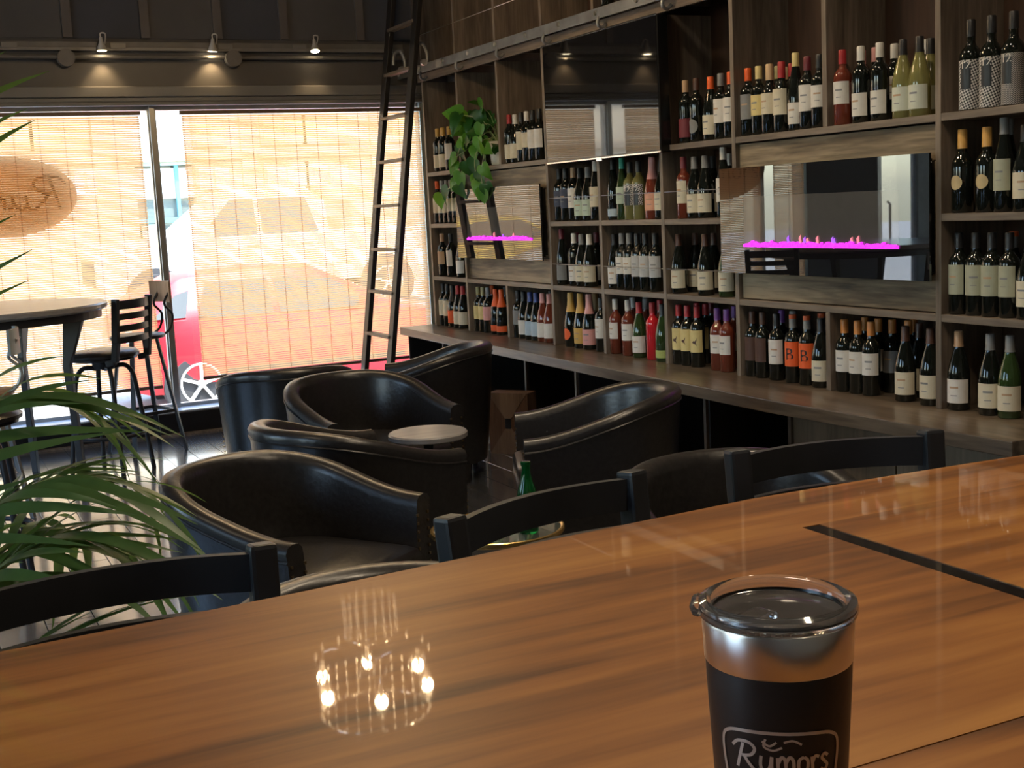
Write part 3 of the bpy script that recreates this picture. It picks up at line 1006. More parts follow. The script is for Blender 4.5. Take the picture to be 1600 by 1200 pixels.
BOT = '''03;3552 8419 ok gold cream L;3552 8325 ok gold cream L;3552 8211 ok gold white T
02;3552 8479 ok orange cream T;3624 8455 ok orange cream T;3552 8391 ok grey cream T;3552 8309 ok grey cream T;3552 8229 ok grey cream M;3552 8148 ok grey cream M
01;3552 8446 ok tan tan M;3552 8288 ok black white T;3552 8114 uk black white L
0b;3552 8479 ok black cream T;3552 8400 ok black cream T;3552 8311 uk black orange L;3552 8211 uk red cream L;3552 8124 uk red cream L;3655 8272 uk black cream L
1b;3552 7864 ok olive yellow M;3552 7786 ok olive yellow M;3552 7709 ok grey pink M;3552 7588 uk orange orange S;3552 7499 uk orange orange S;3655 7862 ok orange cream M;3655 7650 ok black white T
2b;3552 7254 ok black grey M;3552 7172 uk black white L;3552 7080 uk blue skyblue L;3552 6997 uk blue skyblue L;3552 6911 ur pink white L;3552 6822 ur pink white L;3655 6995 ok black white L
23;3552 7254 ok red cream L;3552 7171 uk white cream L;3552 7086 ok black cream T;3552 7010 ok white cream M;3552 6930 ok black white T;3552 6841 ok black white T
33;3552 6629 ok white white M
32;3552 6624 ok black darkblue M;3552 6545 ok black darkblue T;3552 6452 ok tan white T;3552 6373 uk black mint L;3552 6283 uk grey mint L;3552 6198 hk white cream T
31;3552 6629 hk maroon grey L;3552 6478 ok white white L;3552 6390 uk grey cream L;3552 6297 uk white cream L;3655 6629 ok maroon white T;3655 6396 ok maroon white L
3b;3545 6536 ck gold orange O;3545 6420 ck gold gold L;3545 6318 ck pink pink L;3545 6182 ok black white T;3655 6440 ck bronze tan L
42;3552 6005 hk black skyblue S;3552 5910 hg teal mint M;3552 5830 oy black check T;3552 5741 oy black check T;3552 5610 cr pink peach M;3552 5523 uk black cream M
41;3552 6020 uk black white L;3552 5940 ok grey white M;3552 5863 ok grey white M;3552 5779 ok black silver T;3552 5699 ok black silver T;3552 5602 ok black silver T;3655 5999 ok black white M;3655 5906 ok black white M
4b;3545 6024 or white white M;3545 5891 or white white M;3545 5776 ug red white L;3545 5642 oR red red N;3545 5546 ug black lime S;3655 6024 or white white M;3727 6000 or skyblue white M;3655 5887 or grey white M;3655 5742 or red white M
53;3552 5284 ok tan maroon L;3552 5191 ok brown grey O;3552 5073 uk orange cream L;3552 4990 ok grey white T;3552 4914 ok orange white T
52;3552 5321 or maroon cream T;3552 5226 uk grey cream L;3552 5136 uk grey cream L;3552 4986 hk white white T;3655 5219 uk black cream L;3655 5089 ok white white M
51;3552 5387 uk brown cream L;3552 5154 uk brown cream L;3552 4979 ug brown cream L;3655 5390 uk brown cream L;3655 5228 uk brown cream L
5b;3545 5394 ok red yellow T;3545 5316 ok red yellow T;3545 5231 ok red yellow T;3545 5058 or purple white M;3545 4981 or purple white M;3655 5394 ok red yellow T;3655 5317 ok red yellow T;3727 5369 ok maroon tan M;3655 5070 or purple white M
63;3552 4779 ok orange grey T;3552 4700 ok yellow yellow M;3552 4622 tk cork cream M;3552 4538 tk red cream T;3552 4442 hk yellow white L;3552 4365 ok maroon white T;3552 4287 ok black white M;3655 4697 ok olive cream M;3655 4598 ok red cream M;3727 4730 ok cork cream M
6b;3545 4779 ok brown brown T;3545 4701 ok brown brown T;3545 4600 ok black white T;3545 4484 ok orangetop orange T;3545 4387 ok orangetop orange T;3545 4295 uk black cream L;3655 4424 ok orangetop orange T;3655 4704 ok purple white M;3655 4622 ok grey white M
73;3552 4144 or red white M;3552 4034 ok white white L;3552 3926 ok white white L;3552 3799 uy black pale L;3552 3711 uy black pale L;3655 3956 ok white white M;3655 3761 uy black pale L;3655 4144 ok pink white M;3655 4065 ok pink white M;3697 3828 ok white white M
7b;3545 4144 ok copper white M;3545 4062 ok copper white M;3545 3983 ok copper white M;3545 3787 uk brown cream L;3545 3652 uk brown cream L;3655 4144 ok copper white M;3655 4062 ok copper white M;3655 3980 ok copper grey M;3655 3825 uk brown cream L;3673 3906 ok copper grey M;3739 3946 ok copper white M
83;3552 3457 mk black check12 F;3552 3362 mk black check12 F;3552 3263 mk black chevron12 F
82;3552 3497 tk wax medal O;3552 3381 tk wax medal O;3552 3302 hk grey sage T;3552 3209 uk black cream T;3655 3378 hk grey sage T
81;3552 3514 ok black sage T;3552 3432 ok black sage T;3552 3357 ok black sage T;3552 3276 ok black sage T;3618 3317 ok orangetop red T;3552 3190 uk black cream M
8b;3545 3508 uk tan white L;3545 3356 uk grey cream L;3545 3265 ug grey cream L
44;3552 5994 ok white cream T'''
ORD = ['first', 'second', 'third', 'fourth', 'fifth', 'sixth', 'seventh', 'eighth', 'ninth']
ROWN = {'b': 'on the counter', '1': 'on lower shelf', '2': 'on middle shelf', '3': 'on upper shelf', '4': 'above the ladder track'}
nb = 0
for line in BOT.split('\n'):
    head, *items = line.split(';')
    c, row = int(head[0]), head[1]
    for it in items:
        xs_, ys_, tg, cap, lab, st = it.split()
        t, g = tg
        capn = ADJ.get(cap, cap)
        labn = ADJ.get(lab, lab)
        size = {'T': 'tall', 'M': 'square', 'L': 'low', 'S': 'small', 'F': 'wraparound', 'O': 'round', 'N': ''}[st]
        gname = 'red glass' if g == 'R' else GL[g][2]
        kind = 'sparkling bottle' if t == 'c' else 'bottle'
        if st == 'N':
            lb = 'solid red wine bottle with red capsule, %s, %s bay from window' % (ROWN[row], ORD[c])
        else:
            lb = '%s %s, %s capsule, %s %s label, %s, %s bay from window' % (gname, kind, capn, size, labn if st != 'O' else labn.replace('round ', ''), ROWN[row], ORD[c])
        o = thing('wine_bottle', lb, 'bottle', (int(xs_)/1000, int(ys_)/1000, ZROW[row]+.0005), random.uniform(-.25, .25), 'wine bottles %s in the %s bay from the window' % (ROWN[row], ORD[c]))
        nb += 1
        link('glass_body', BODY[t], 'gl_'+g, o)
        link('capsule', cap_mesh(t, lab == 'orange' and t == 'u'), 'cap_'+('grey' if cap == 'orangetop' else cap), o)
        if cap == 'orangetop':
            link('capsule_top', MB().lathe([(.0165, .284), (.0165, .3025), (.012, .304), (0, .304)], 14).mesh('capsule_top', True), 'cap_orangetop', o)
        if st != 'N':
            lo = link('label', lab_mesh(t, st), 'lab_'+lab, o)
            if lab in ('check12', 'chevron12', 'check'):
                link('label_panel', band_mesh(t, .075, .165, .48), 'cap_black', lo)
                link('print', print_mesh(('12', t), '12', .042, rad_at(t, .12)+.0016, PI+.30, .148), 'lab_white', lo)
            elif cap == 'orangetop' and lab == 'orange':
                link('print', print_mesh('B', 'B', .075, .0385, PI+.25, .105), 'cap_black', lo)
            elif lab == 'yellow' and cap == 'red':
                link('print', bird_mesh(), 'cap_brown', lo)
            elif st in 'TML' and c >= 3 and lab not in ('brown', 'maroon', 'red'):
                z0, z1 = (.028, .118) if st == 'L' else (.085, .17)
                if t in 'uc' and st != 'L':
                    z0, z1 = .05, .13
                dz = z1-z0
                link('print', band_mesh(t, z0+dz*.62, z0+dz*.70, .42), 'cap_tan' if nb % 2 else 'cap_grey', lo)
                link('print', band_mesh(t, z0+dz*.30, z0+dz*.335, .3), 'cap_grey', lo)

# ================================================================ THE BAR
BZ = 1.045
bar = thing('bar_counter', 'glossy orange-brown timber bar counter with black inlay strip', 'bar', (0.8, .85, 0))
def bp(name, p0, p1, m, bev=0.0):
    return MB().b2((p0[0]-.8, p0[1]-.85, p0[2]), (p1[0]-.8, p1[1]-.85, p1[2])).build(name, m, bar, bevel=bev)
# front edge board with a gently bowed outer edge
edge = [(-2.2, 1.1945), (-2.2, 1.27), (-.6, 1.275), (0.05, 1.285), (.35, 1.30), (.67, 1.327), (.99, 1.349), (1.13, 1.346), (1.35, 1.335), (1.47, 1.326), (2.4, 1.29), (2.4, 1.1945)]
MB().prism(edge, BZ-.055, BZ, lambda p, h: (p[0]-.8, p[1]-.85, h)).build('edge_board', 'bar_wood', bar)
bp('top_board', (-2.2, .662, BZ-.055), (.9525, 1.1945, BZ), 'bar_wood')
bp('top_board', (.9785, .662, BZ-.055), (2.4, 1.1945, BZ), 'bar_wood')
bp('inlay_strip', (.953, .662, BZ-.055), (.978, 1.1945, BZ-.0008), 'epoxy_black', 0)
bp('top_board', (-2.2, .34, BZ-.055), (2.4, .661, BZ), 'bar_wood', .001)
bp('body_panel', (-2.15, .42, 0), (2.35, .95, BZ-.055), 'bar_dark')
for k in range(7):
    bp('front_panel', (-2.1+.63*k, .95, .12), (-2.1+.63*k+.58, .965, .93), 'bar_dark', .004)

# ---------------------------------------------------------------- tumbler
mg = thing('tumbler', 'black insulated tumbler with steel rim and clear lid on the bar', 'tumbler', (.435, .569, BZ+.0004), math.atan2(-.569, -.435))
# local +x faces the camera side
MB().lathe([(0, 0), (.033, 0), (.0348, .002), (.0415, .128), (.0418, .1385)], 64).build('body', 'mug_black', mg, True)
MB().lathe([(.0418, .1385), (.0424, .1395), (.0434, .162), (.0430, .1635), (.0405, .1635), (.039, .15), (.036, .06), (0, .055)], 64).build('steel_rim', 'steel', mg, True)
ld = MB().lathe([(0, .160), (.034, .160), (.0385, .161), (.0392, .1645), (.0448, .165), (.0456, .168), (.0448, .1725), (.041, .1745), (.0385, .172), (.037, .166), (.030, .1655), (0, .1655)], 64).build('lid', 'mug_lid', mg, True)
MB().lathe([(.0365, .1665), (.037, .168), (.0375, .1665)], 64).build('lid_seal', 'tv_bezel', ld, True)
MB().box((.018, -.012, .1675), (.022, .016, .005), Matrix.Rotation(-.6, 3, 'Z')).build('lid_slider', 'mug_lid', ld, bevel=.002)
def nub(a):
    return (.046*math.cos(a), .046*math.sin(a), .1685)
MB().tube([nub(-1.75+.05*k) for k in range(9)], .0042, 8).build('lid_tab', 'mug_lid', ld, True)
lg = MB()
def mugmap(x, y):
    z = .0725+y
    r = .0348+(.0415-.0348)*z/.128+.00045
    a = x/r
    return (r*math.cos(a), r*math.sin(a), z)
badge = [(-.031, .024), (-.027, .033), (-.012, .0355), (.012, .0355), (.027, .033), (.031, .024), (.027, .0), (.019, -.017), (.010, -.026), (0, -.029), (-.010, -.026), (-.019, -.017), (-.027, .0)]
ribbon(lg, [(a*1.16, b) for a, b in badge], .0020, mugmap, True)
for q, st in enumerate(RUMORS):
    ribbon(lg, [((a-LETTER_W/2)*.0148, b*(.0150 if q < 3 else .0205)+.0125) for a, b in st], .0019, mugmap)
for st in ([(-.006, .0285), (-.002, .026), (.002, .0285)], [(-.004, .030), (-.005, .0255), (0, .0235), (.005, .0255)], [(.006, .0285), (.011, .0295), (.016, .027)]):
    ribbon(lg, [(a-.004, b+.0022) for a, b in st], .0013, mugmap)
lg.build('logo', 'mug_print', mg)

# ================================================================ STOOLS
def ladder_stool(label, loc, rz, group, seat_z=.72, top=1.03):
    """black ladder-back swivel stool, faces local +x"""
    t = thing('bar_stool', label, 'stool', loc, rz, group)
    MB().lathe([(0, seat_z-.05), (.17, seat_z-.05), (.19, seat_z-.045), (.192, seat_z-.032), (.205, seat_z-.028), (.207, seat_z-.012), (.19, seat_z+.004), (.10, seat_z+.014), (0, seat_z+.016)], 36).build('seat', 'leather', t, True)
    MB().lathe([(0, seat_z-.10), (.06, seat_z-.10), (.07, seat_z-.05), (0, seat_z-.05)], 20).build('swivel', 'black_metal', t, True)
    for s in (-1, 1):
        y = s*.175
        pts = [(-.13, y, seat_z-.055), (-.185, y, seat_z-.045), (-.200, y, seat_z+.06), (-.225, y*1.03, top)]
        m = MB()
        for a, b in zip(pts, pts[1:]):
            m.bar(a, b, .036, .036)
        m.build('back_post', 'black_metal', t, bevel=.006)
    n = 4
    for k in range(n):
        zc = seat_z+.075+(top-seat_z-.11)*k/(n-1)
        bow = []
        for j in range(9):
            yy = -.165+.33*j/8
            xx = -.200-.025*(zc-seat_z)/(top-seat_z)-.040*(1-(yy/.165)**2)
            bow.append((xx, yy, zc))
        m = MB()
        hh = .050 if k == n-1 else .036
        vs = []
        for (xx, yy, zz) in bow:
            vs += [(xx-.007, yy, zz-hh/2), (xx+.007, yy, zz-hh/2), (xx+.007, yy, zz+hh/2), (xx-.007, yy, zz+hh/2)]
        fs = [(0, 1, 2, 3), (35, 34, 33, 32)]
        for j in range(8):
            for q in range(4):
                fs.append((4*j+q, 4*j+(q+1) % 4, 4*j+4+(q+1) % 4, 4*j+4+q))
        m.add(vs, fs)
        m.build('back_slat', 'black_metal', t, True, .6)
    for k in range(4):
        a = PI/4+PI/2*k
        c, s = math.cos(a), math.sin(a)
        zz = seat_z-.10
        MB().tube(smoothline([(.03*c, .03*s, zz), (.11*c, .11*s, zz+.012), (.155*c, .155*s, zz-.03), (.175*c, .175*s, zz-.12), (.208*c, .208*s, .25), (.236*c, .236*s, 0)], 4), .0135, 10).build('leg', 'black_metal', t, True)
    rr = .204
    MB().tube([(rr*math.cos(2*PI*k/40), rr*math.sin(2*PI*k/40), .235) for k in range(41)], .011, 8, False).build('foot_ring', 'black_metal', t, True)
    return t
def seat_of(p, q):
    """centre and heading of a stool from the tops of its two back posts"""
    p, q = Vector(p), Vector(q)
    mid = (p+q)/2
    d = (q-p).normalized()
    f = Vector((d.y, -d.x))
    c = mid+f*.225
    return (c.x, c.y, 0), math.atan2(f.y, f.x)
l, a = seat_of((.651, 1.572), (.994, 1.663))
st2 = ladder_stool('black ladder-back stool tucked under the bar, turned in front of the glass table', l, a, 'bar stools')
l, a = seat_of((1.235, 1.69), (1.555, 1.624))
dup(st2, l, a, 'black ladder-back stool under the bar, backrest before the tan cabinet')
l, a = seat_of((.035, 1.60), (.382, 1.588))
dup(st2, l, a, 'black ladder-back stool under the bar beside the palm fronds')
dup(st2, (1.03, 7.62, 0), math.radians(140), 'black ladder-back swivel stool at the high round table by the window')
dup(st2, (0.20, 5.50, 0), math.radians(-8), 'black ladder-back stool standing between the palm and the high table')

def metal_stool(label, loc, rz, m_leg, m_pan, m_seat):
    """tall metal stool with bent tube back and a board backrest, faces local +x"""
    t = thing('metal_stool', label, 'stool', loc, rz, 'metal stools at the high table')
    MB().lathe([(0, .725), (.165, .725), (.17, .73), (.17, .745), (.16, .752), (0, .752)], 30).build('seat', m_seat, t, True)
    for k in range(4):
        a = PI/4+PI/2*k
        c, s = math.cos(a), math.sin(a)
        MB().bar((.12*c, .12*s, .725), (.25*c, .25*s, 0), .028, .018, (c, s, 0)).build('leg', m_leg, t, bevel=.003)
    for k in range(4):
        a, b = PI/4+PI/2*k, PI/4+PI/2*(k+1)
        r = .205
        MB().bar((r*math.cos(a), r*math.sin(a), .26), (r*math.cos(b), r*math.sin(b), .26), .016, .02).build('stretcher', m_leg, t)
    for s in (-1, 1):
        MB().tube(smoothline([(-.12, s*.07, .73), (-.19, s*.07, .77), (-.215, s*.07, .86), (-.165, s*.07, .93), (-.20, s*.07, 1.0), (-.21, s*.07, 1.02)], 5), .008, 8).build('back_tube', m_leg, t, True)
    vs = []
    for j in range(9):
        yy = -.13+.26*j/8
        xx = -.215+.03*(yy/.13)**2
        vs += [(xx, yy, .94), (xx+.012, yy, .94), (xx+.012, yy, 1.075), (xx, yy, 1.075)]
    fs = [(0, 1, 2, 3), (35, 34, 33, 32)]
    for j in range(8):
        for q in range(4):
            fs.append((4*j+q, 4*j+(q+1) % 4, 4*j+4+(q+1) % 4, 4*j+4+q))
    MB().add(vs, fs).build('backrest', m_pan, t, True, .6)
    return t
metal_stool('tall metal stool with tan wooden backrest against the window mullion', (1.33, 8.20, 0), math.radians(197), 'black_metal', 'tan_wood', 'table_dark')
metal_stool('metal stool with pale grey backrest drawn up to the high round table', (.29, 6.56, 0), math.radians(170), 'alu', 'pale_panel', 'tan_wood').scale = (1, 1, .91)

# ---------------------------------------------------------------- high round table
ht = thing('high_table', 'high round grey-topped table beside the window', 'table', (.36, 7.50, 0))
MB().lathe([(0, .985), (.66, .985), (.69, .99), (.70, 1.0), (.70, 1.018), (.69, 1.026), (0, 1.026)], 64).build('table_top', 'high_top', ht, True, .5)
MB().lathe([(.62, .945), (.665, .945), (.665, .985), (.62, .985)], 64).build('apron', 'table_dark', ht)
for k in range(4):
    a = PI/4+PI/2*k+.25
    c, s = math.cos(a), math.sin(a)
    m = MB()
    pr = []
    for (r, w, z) in ((.56, .11, .95), (.50, .042, .70), (.53, .034, 0)):
        pr.append((r-w/2, z)); pr.append((r+w/2, z))
    poly = [pr[0], pr[1], pr[3], pr[5], pr[4], pr[2]]
    m.prism(poly, -.018, .018, lambda p, h: (p[0]*c-h*s, p[0]*s+h*c, p[1]))
    m.build('leg', 'table_dark', ht, bevel=.003)

# ================================================================ TUB CHAIRS
def tub_chair(label, loc, rz):
    t = thing('tub_armchair', label, 'armchair', loc, rz, 'leather tub chairs')
    R_, A = .315, .29
    path = []
    nA, nB = 7, 26
    for k in range(nA):
        path.append((A*(1-k/nA), R_, 0, 1))
    for k in range(nB+1):
        a = PI/2+PI*k/nB
        path.append((R_*math.cos(a), R_*math.sin(a), math.cos(a), math.sin(a)))
    for k in range(1, nA+1):
        path.append((A*k/nA, -R_, 0, -1))
    n = len(path)
    vs = []
    sec = None
    hs = []
    for i, (x, y, nx, ny) in enumerate(path):
        u = (x+R_)/(R_+A)           # 0 at the back, 1 at the arm fronts
        u = min(max(u, 0), 1)
        w = u*u*(3-2*u)
        h = .722-.130*w
        hs.append(h)
        fl = .030*(1-.4*w)
        sec = [(-.025, .095), (-.005, .25), (.012, .42), (fl, h-.045), (fl+.006, h-.022), (fl-.004, h-.006), (fl-.024, h), (fl-.048, h-.003), (fl-.062, h-.016), (fl-.066, h-.04), (-.058, .45), (-.058, .36)]
        for (o, z) in sec:
            vs.append((x+nx*o, y+ny*o, z))
    m = len(sec)
    fs = []
    for i in range(n-1):
        for k in range(m-1):
            fs.append((i*m+k, i*m+k+1, (i+1)*m+k+1, (i+1)*m+k))
    fs.append(tuple(range(m)))
    fs.append(tuple((n-1)*m+k for k in range(m-1, -1, -1)))
    MB().add(vs, fs).build('tub_shell', 'leather', t, True, 1.0)
    # seam welt under the rolled rim
    pts = []
    for i, (x, y, nx, ny) in enumerate(path):
        u = min(max((x+R_)/(R_+A), 0), 1)
        w = u*u*(3-2*u)
        o = .030*(1-.4*w)+.001
        pts.append((x+nx*o, y+ny*o, hs[i]-.047))
    MB().tube(pts, .0045, 6).build('welt', 'leather', t, True)
    # seat cushion, domed
    ri = .25
    prof = []
    for k in range(15):
        a = PI/2+PI*k/14
        prof.append((ri*math.cos(a)*1.0, ri*math.sin(a)))
    prof += [(A+.02, -ri), (A+.02, ri)]
    def lay(sc, z):
        return [((p[0]-.03)*sc+.03, p[1]*sc, z) for p in prof]
    L = [lay(.97, .33), lay(1, .35), lay(1, .415), lay(.97, .437), lay(.88, .450), lay(.5, .458)]
    q = len(prof)
    vs = [v for l_ in L for v in l_]
    fs = []
    for i in range(len(L)-1):
        for k in range(q):
            fs.append((i*q+k, i*q+(k+1) % q, (i+1)*q+(k+1) % q, (i+1)*q+k))
    fs.append(tuple(range(q)))
    fs.append(tuple((len(L)-1)*q+k for k in range(q)))
    MB().add(vs, fs).build('seat_cushion', 'leather', t, True, .9)
    MB().b2((-.2, -.262, .095), (A-.005, .262, .335)).build('seat_base', 'leather', t, bevel=.012)
    for sx, sy in ((.24, .25), (.24, -.25), (-.2, .2), (-.2, -.2)):
        MB().tube([(sx, sy, .10), (sx, sy, .0)], [.022, .015], 10).build('leg', 'black_wood', t, True)
    nl = MB()
    for s in (-1, 1):
        h = hs[0]
        for k in range(16):
            z = .14+(h-.20)*k/15
            for o in (.006, -.048):
                nl.box((A+.001, s*(R_+o), z), (.006, .008, .008))
    no = nl.build('nail_trim', 'nail', t)
    no['kind'] = 'stuff'
    return t
cA = tub_chair('black leather tub chair nearest the palm and its bright floor, opening toward the bar', (.955, 3.59, 0), math.radians(-56))
dup(cA, (1.80, 5.28, 0), math.radians(-80), 'black leather tub chair facing the small grey round side table')
dup(cA, (1.41, 4.35, 0), math.radians(12), 'black leather tub chair turned sideways, drawn up beside the grey side table')
dup(cA, (1.70, 6.17, 0), math.radians(78), 'black leather tub chair with its back to the others, next to the window mullion')
dup(cA, (2.53, 6.30, 0), math.radians(150), 'black leather tub chair pushed up to the counter below the ladder')
dup(cA, (2.39, 4.27, 0), math.radians(157), 'black leather tub chair with side toward the bar, in front of the wooden box')
dup(cA, (1.97, 2.68, 0), math.radians(-100), 'black leather tub chair close behind the bar stools, by the tan cabinet')
dup(cA, (.76, 2.13, 0), math.radians(-95), 'black leather tub chair tucked close to the bar next to the palm')

# ---------------------------------------------------------------- small tables
stb = thing('side_table', 'small round side table with pale grey wood top between tub chairs', 'table', (1.83, 4.61, 0))
MB().lathe([(0, .545), (.15, .545), (.158, .55), (.158, .566), (.152, .572), (0, .572)], 48).build('table_top', 'grey_top', stb, True, .5)
MB().tube([(0, 0, .02), (0, 0, .545)], .02, 14).build('pedestal', 'black_metal', stb, True)
MB().lathe([(0, 0), (.13, 0), (.13, .008), (.03, .02), (0, .02)], 36).build('base', 'black_metal', stb, True, .5)
gt = thing('glass_side_table', 'low round glass side table with gold rim behind the bar stools', 'table', (1.53, 3.34, 0))
MB().lathe([(0, .488), (.190, .488), (.190, .496), (0, .496)], 56).build('glass_top', 'glass_table', gt, True, .5)
MB().lathe([(.190, .485), (.200, .485), (.202, .491), (.200, .499), (.195, .501), (.190, .498), (.190, .485)], 56).build('gold_rim', 'gold_metal', gt, True, .6)
for k in range(3):
    a = 2*PI*k/3+.4
    c, s = math.cos(a), math.sin(a)
    MB().tube([(.17*c, .17*s, .482), (.06*c, .06*s, .24), (.16*c, .16*s, 0)], .009, 8).build('leg', 'gold_metal', gt, True)
MB().lathe([(0, .225), (.07, .225), (.072, .23), (.07, .235), (0, .235)], 30).build('lower_ring', 'gold_metal', gt, True)
gb = thing('beer_bottle', 'small green glass bottle standing on the glass side table', 'bottle', (1.585, 3.24, .4965))
MB().lathe([(0, 0), (.027, 0), (.030, .004), (.030, .105), (.027, .125), (.017, .155), (.0125, .18), (.0125, .198), (.0145, .200), (.0145, .21), (0, .211)], 28).build('glass_body', 'green_glass', gb, True)
MB().lathe([(.0305, .03), (.0305, .085)], 24, (0, 0, 0), PI-1.5, PI+1.5).build('label', 'lab_mint', gb, True)

# ================================================================ PLANTS
# trailing pothos on the shelf
pt = thing('potted_pothos', 'green pothos trailing from a white pot on the upper shelf', 'plant', (3.585, 7.62, 1.7005))
MB().lathe([(0, 0), (.05, 0), (.056, .004), (.072, .135), (.074, .15), (.068, .152), (.064, .13), (0, .125)], 28).build('pot', 'pot_white', pt, True)
pt.location = (3.575, 7.46, 1.7005)
MB().lathe([(0, .128), (.063, .128)], 20).build('soil', 'soil', pt)
rnd = random.Random(3)
heart = [(0, 0), (.012, -.010), (.030, -.008), (.041, .008), (.041, .028), (.031, .052), (.014, .078), (0, .098)]
vs = [(a, b, -.35*a*1.0 + .0) for a, b in heart] + [(-a, b, -.35*a) for a, b in heart[1:-1]]
# mid rib vertices make a fold
nH = len(heart)
def leaf_mesh(curl):
    pts = []
    for a, b in heart:
        pts.append((a, b, .28*abs(a) - curl*b*b*4))
    for a, b in heart[1:-1]:
        pts.append((-a, b, .28*abs(a) - curl*b*b*4))
    mids = [(0, b, -curl*b*b*4) for b in (.02, .05)]
    pts += mids
    r = list(range(nH))
    l = [0] + list(range(nH, nH+nH-2)) + [nH-1]
    m0, m1 = len(pts)-2, len(pts)-1
    fs = []
    for side in (r, l):
        fs += [(side[0], side[1], side[2], m0), (side[2], side[3], side[4], m0), (side[4], side[5], m1, m0), (side[5], side[6], m1), (side[6], side[7], m1)]
    return MB().add(pts, fs).mesh('leaf', True, 2.0)
LM = [leaf_mesh(.5), leaf_mesh(1.2), leaf_mesh(2.0)]
def put_leaf(parent, p, tip, face, s, k, mats):
    """leaf at p growing towards tip, its upper side turned to face"""
    yv = Vector(tip).normalized()
    zv = Vector(face)
    zv = (zv-yv*zv.dot(yv)).normalized()
    xv = yv.cross(zv)
    o = link('leaf', LM[k % 3], mats[k % len(mats)], parent)
    o.matrix_local = Matrix.Translation(p) @ Matrix((xv, yv, zv)).transposed().to_4x4() @ Matrix.Diagonal((s, s, s, 1))
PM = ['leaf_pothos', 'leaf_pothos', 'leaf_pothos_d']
# mound of leaves over the pot and towards the window
for k in range(42):
    yy = rnd.uniform(-.07, .44)
    zz = rnd.uniform(.10, .40) - max(0, yy-.2)*.3
    xx = rnd.uniform(-.17, .02)
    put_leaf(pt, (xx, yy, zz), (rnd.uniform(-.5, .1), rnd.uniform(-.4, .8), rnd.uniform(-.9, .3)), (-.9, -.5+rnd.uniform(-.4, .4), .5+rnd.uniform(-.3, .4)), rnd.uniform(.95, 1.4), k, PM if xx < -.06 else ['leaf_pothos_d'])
    if k % 2 == 0:
        MB().tube(smoothline([(0, 0, .12), (xx*.4, yy*.4, zz*.5+.12), (xx, yy, zz)], 4), .002, 5).build('stem', 'vine', pt, True)
vines = [[(0, 0, .13), (-.07, .15, .16), (-.12, .24, .05), (-.13, .34, -.03), (-.12, .48, -.10), (-.12, .66, -.14), (-.11, .80, -.16)],
         [(0, 0, .13), (-.08, .05, .17), (-.13, .10, .06), (-.13, .10, -.05), (-.13, .04, -.10), (-.13, -.06, -.12)],
         [(0, 0, .13), (-.09, -.02, .15), (-.135, -.02, .02), (-.14, .0, -.06), (-.14, -.02, -.16)],
         [(0, 0, .13), (-.08, .2, .22), (-.12, .32, .16), (-.13, .40, .05), (-.13, .36, -.04), (-.13, .42, -.12)]]
kk = 0
for v in vines:
    L = smoothline(v, 6)
    MB().tube(L, .0028, 6).build('vine', 'vine', pt, True)
    for i in range(8, len(L), 5):
        kk += 1
        p = L[i]
        put_leaf(pt, p, (rnd.uniform(-.4, .1), rnd.uniform(-.8, .8), rnd.uniform(-1, -.2)), (-.9, -.55+rnd.uniform(-.3, .3), .35), rnd.uniform(1.0, 1.4), kk, PM)

# areca palm in the foreground left
pm = thing('potted_palm', 'tall green areca palm with arching fronds beside the bar', 'plant', (-.10, 2.55, 0))
MB().lathe([(0, 0), (.14, 0), (.15, .01), (.185, .32), (.19, .34), (.175, .34), (.165, .30), (0, .29)], 32).build('pot', 'pot_dark', pm, True)
MB().lathe([(0, .295), (.166, .295)], 24).build('soil', 'soil', pm)
def leaflet_mesh(droop):
    n = 7
    vs = []
    for i in range(n+1):
        u = i/n
        w = .019*math.sin(PI*min(1, .12+u*.88))**.8*(1-.35*u)+.0006
        z = -droop*u*u
        y = u*(1-.15*droop*u)
        vs += [(-w, y, z+.35*w), (0, y, z), (w, y, z+.35*w)]
    fs = []
    for i in range(n):
        a = 3*i
        fs += [(a, a+1, a+4, a+3), (a+1, a+2, a+5, a+4)]
    return MB().add(vs, fs).mesh('leaflet', True, 2.0)
LFM = [leaflet_mesh(.25), leaflet_mesh(.5), leaflet_mesh(.8)]
def frond(path, n=26, ln=.33, tw=0.0):
    L = smoothline(path, 8)
    rs = [.009*(1-.8*i/(len(L)-1))+.001 for i in range(len(L))]
    fr = MB().tube(L, rs, 7).build('frond_stem', 'stem_palm', pm, True)
    for k in range(n):
        u = .28+.72*k/(n-1)
        i = min(int(u*(len(L)-1)), len(L)-2)
        f_ = u*(len(L)-1)-i
        p = L[i].lerp(L[i+1], f_)
        d = (L[i+1]-L[i]).normalized()
        side = d.cross(Vector((0, 0, 1)))
        if side.length < .05:
            side = Vector((1, 0, 0))
        side.normalize()
        up = side.cross(d)
        s = 1 if k % 2 else -1
        sz = ln*(.55+.6*math.sin(PI*min(1, .15+.75*(u-.28)/.72)))*rnd.uniform(.85, 1.12)
        y = (d*(.55+.75*(u-.3)) + side*s*.85 + up*(.15+rnd.uniform(-.12, .12))).normalized()
        z = (up+side*rnd.uniform(-.25, .25)).normalized()
        z = (z-y*z.dot(y)).normalized()
        xx = y.cross(z)
        o = link('leaflet', LFM[rnd.randrange(3)], 'leaf_palm', fr)
        o.matrix_local = Matrix.Translation(p) @ Matrix((xx, y, z)).transposed().to_4x4() @ Matrix.Diagonal((max(sz*2.6, .7), sz, sz, 1))
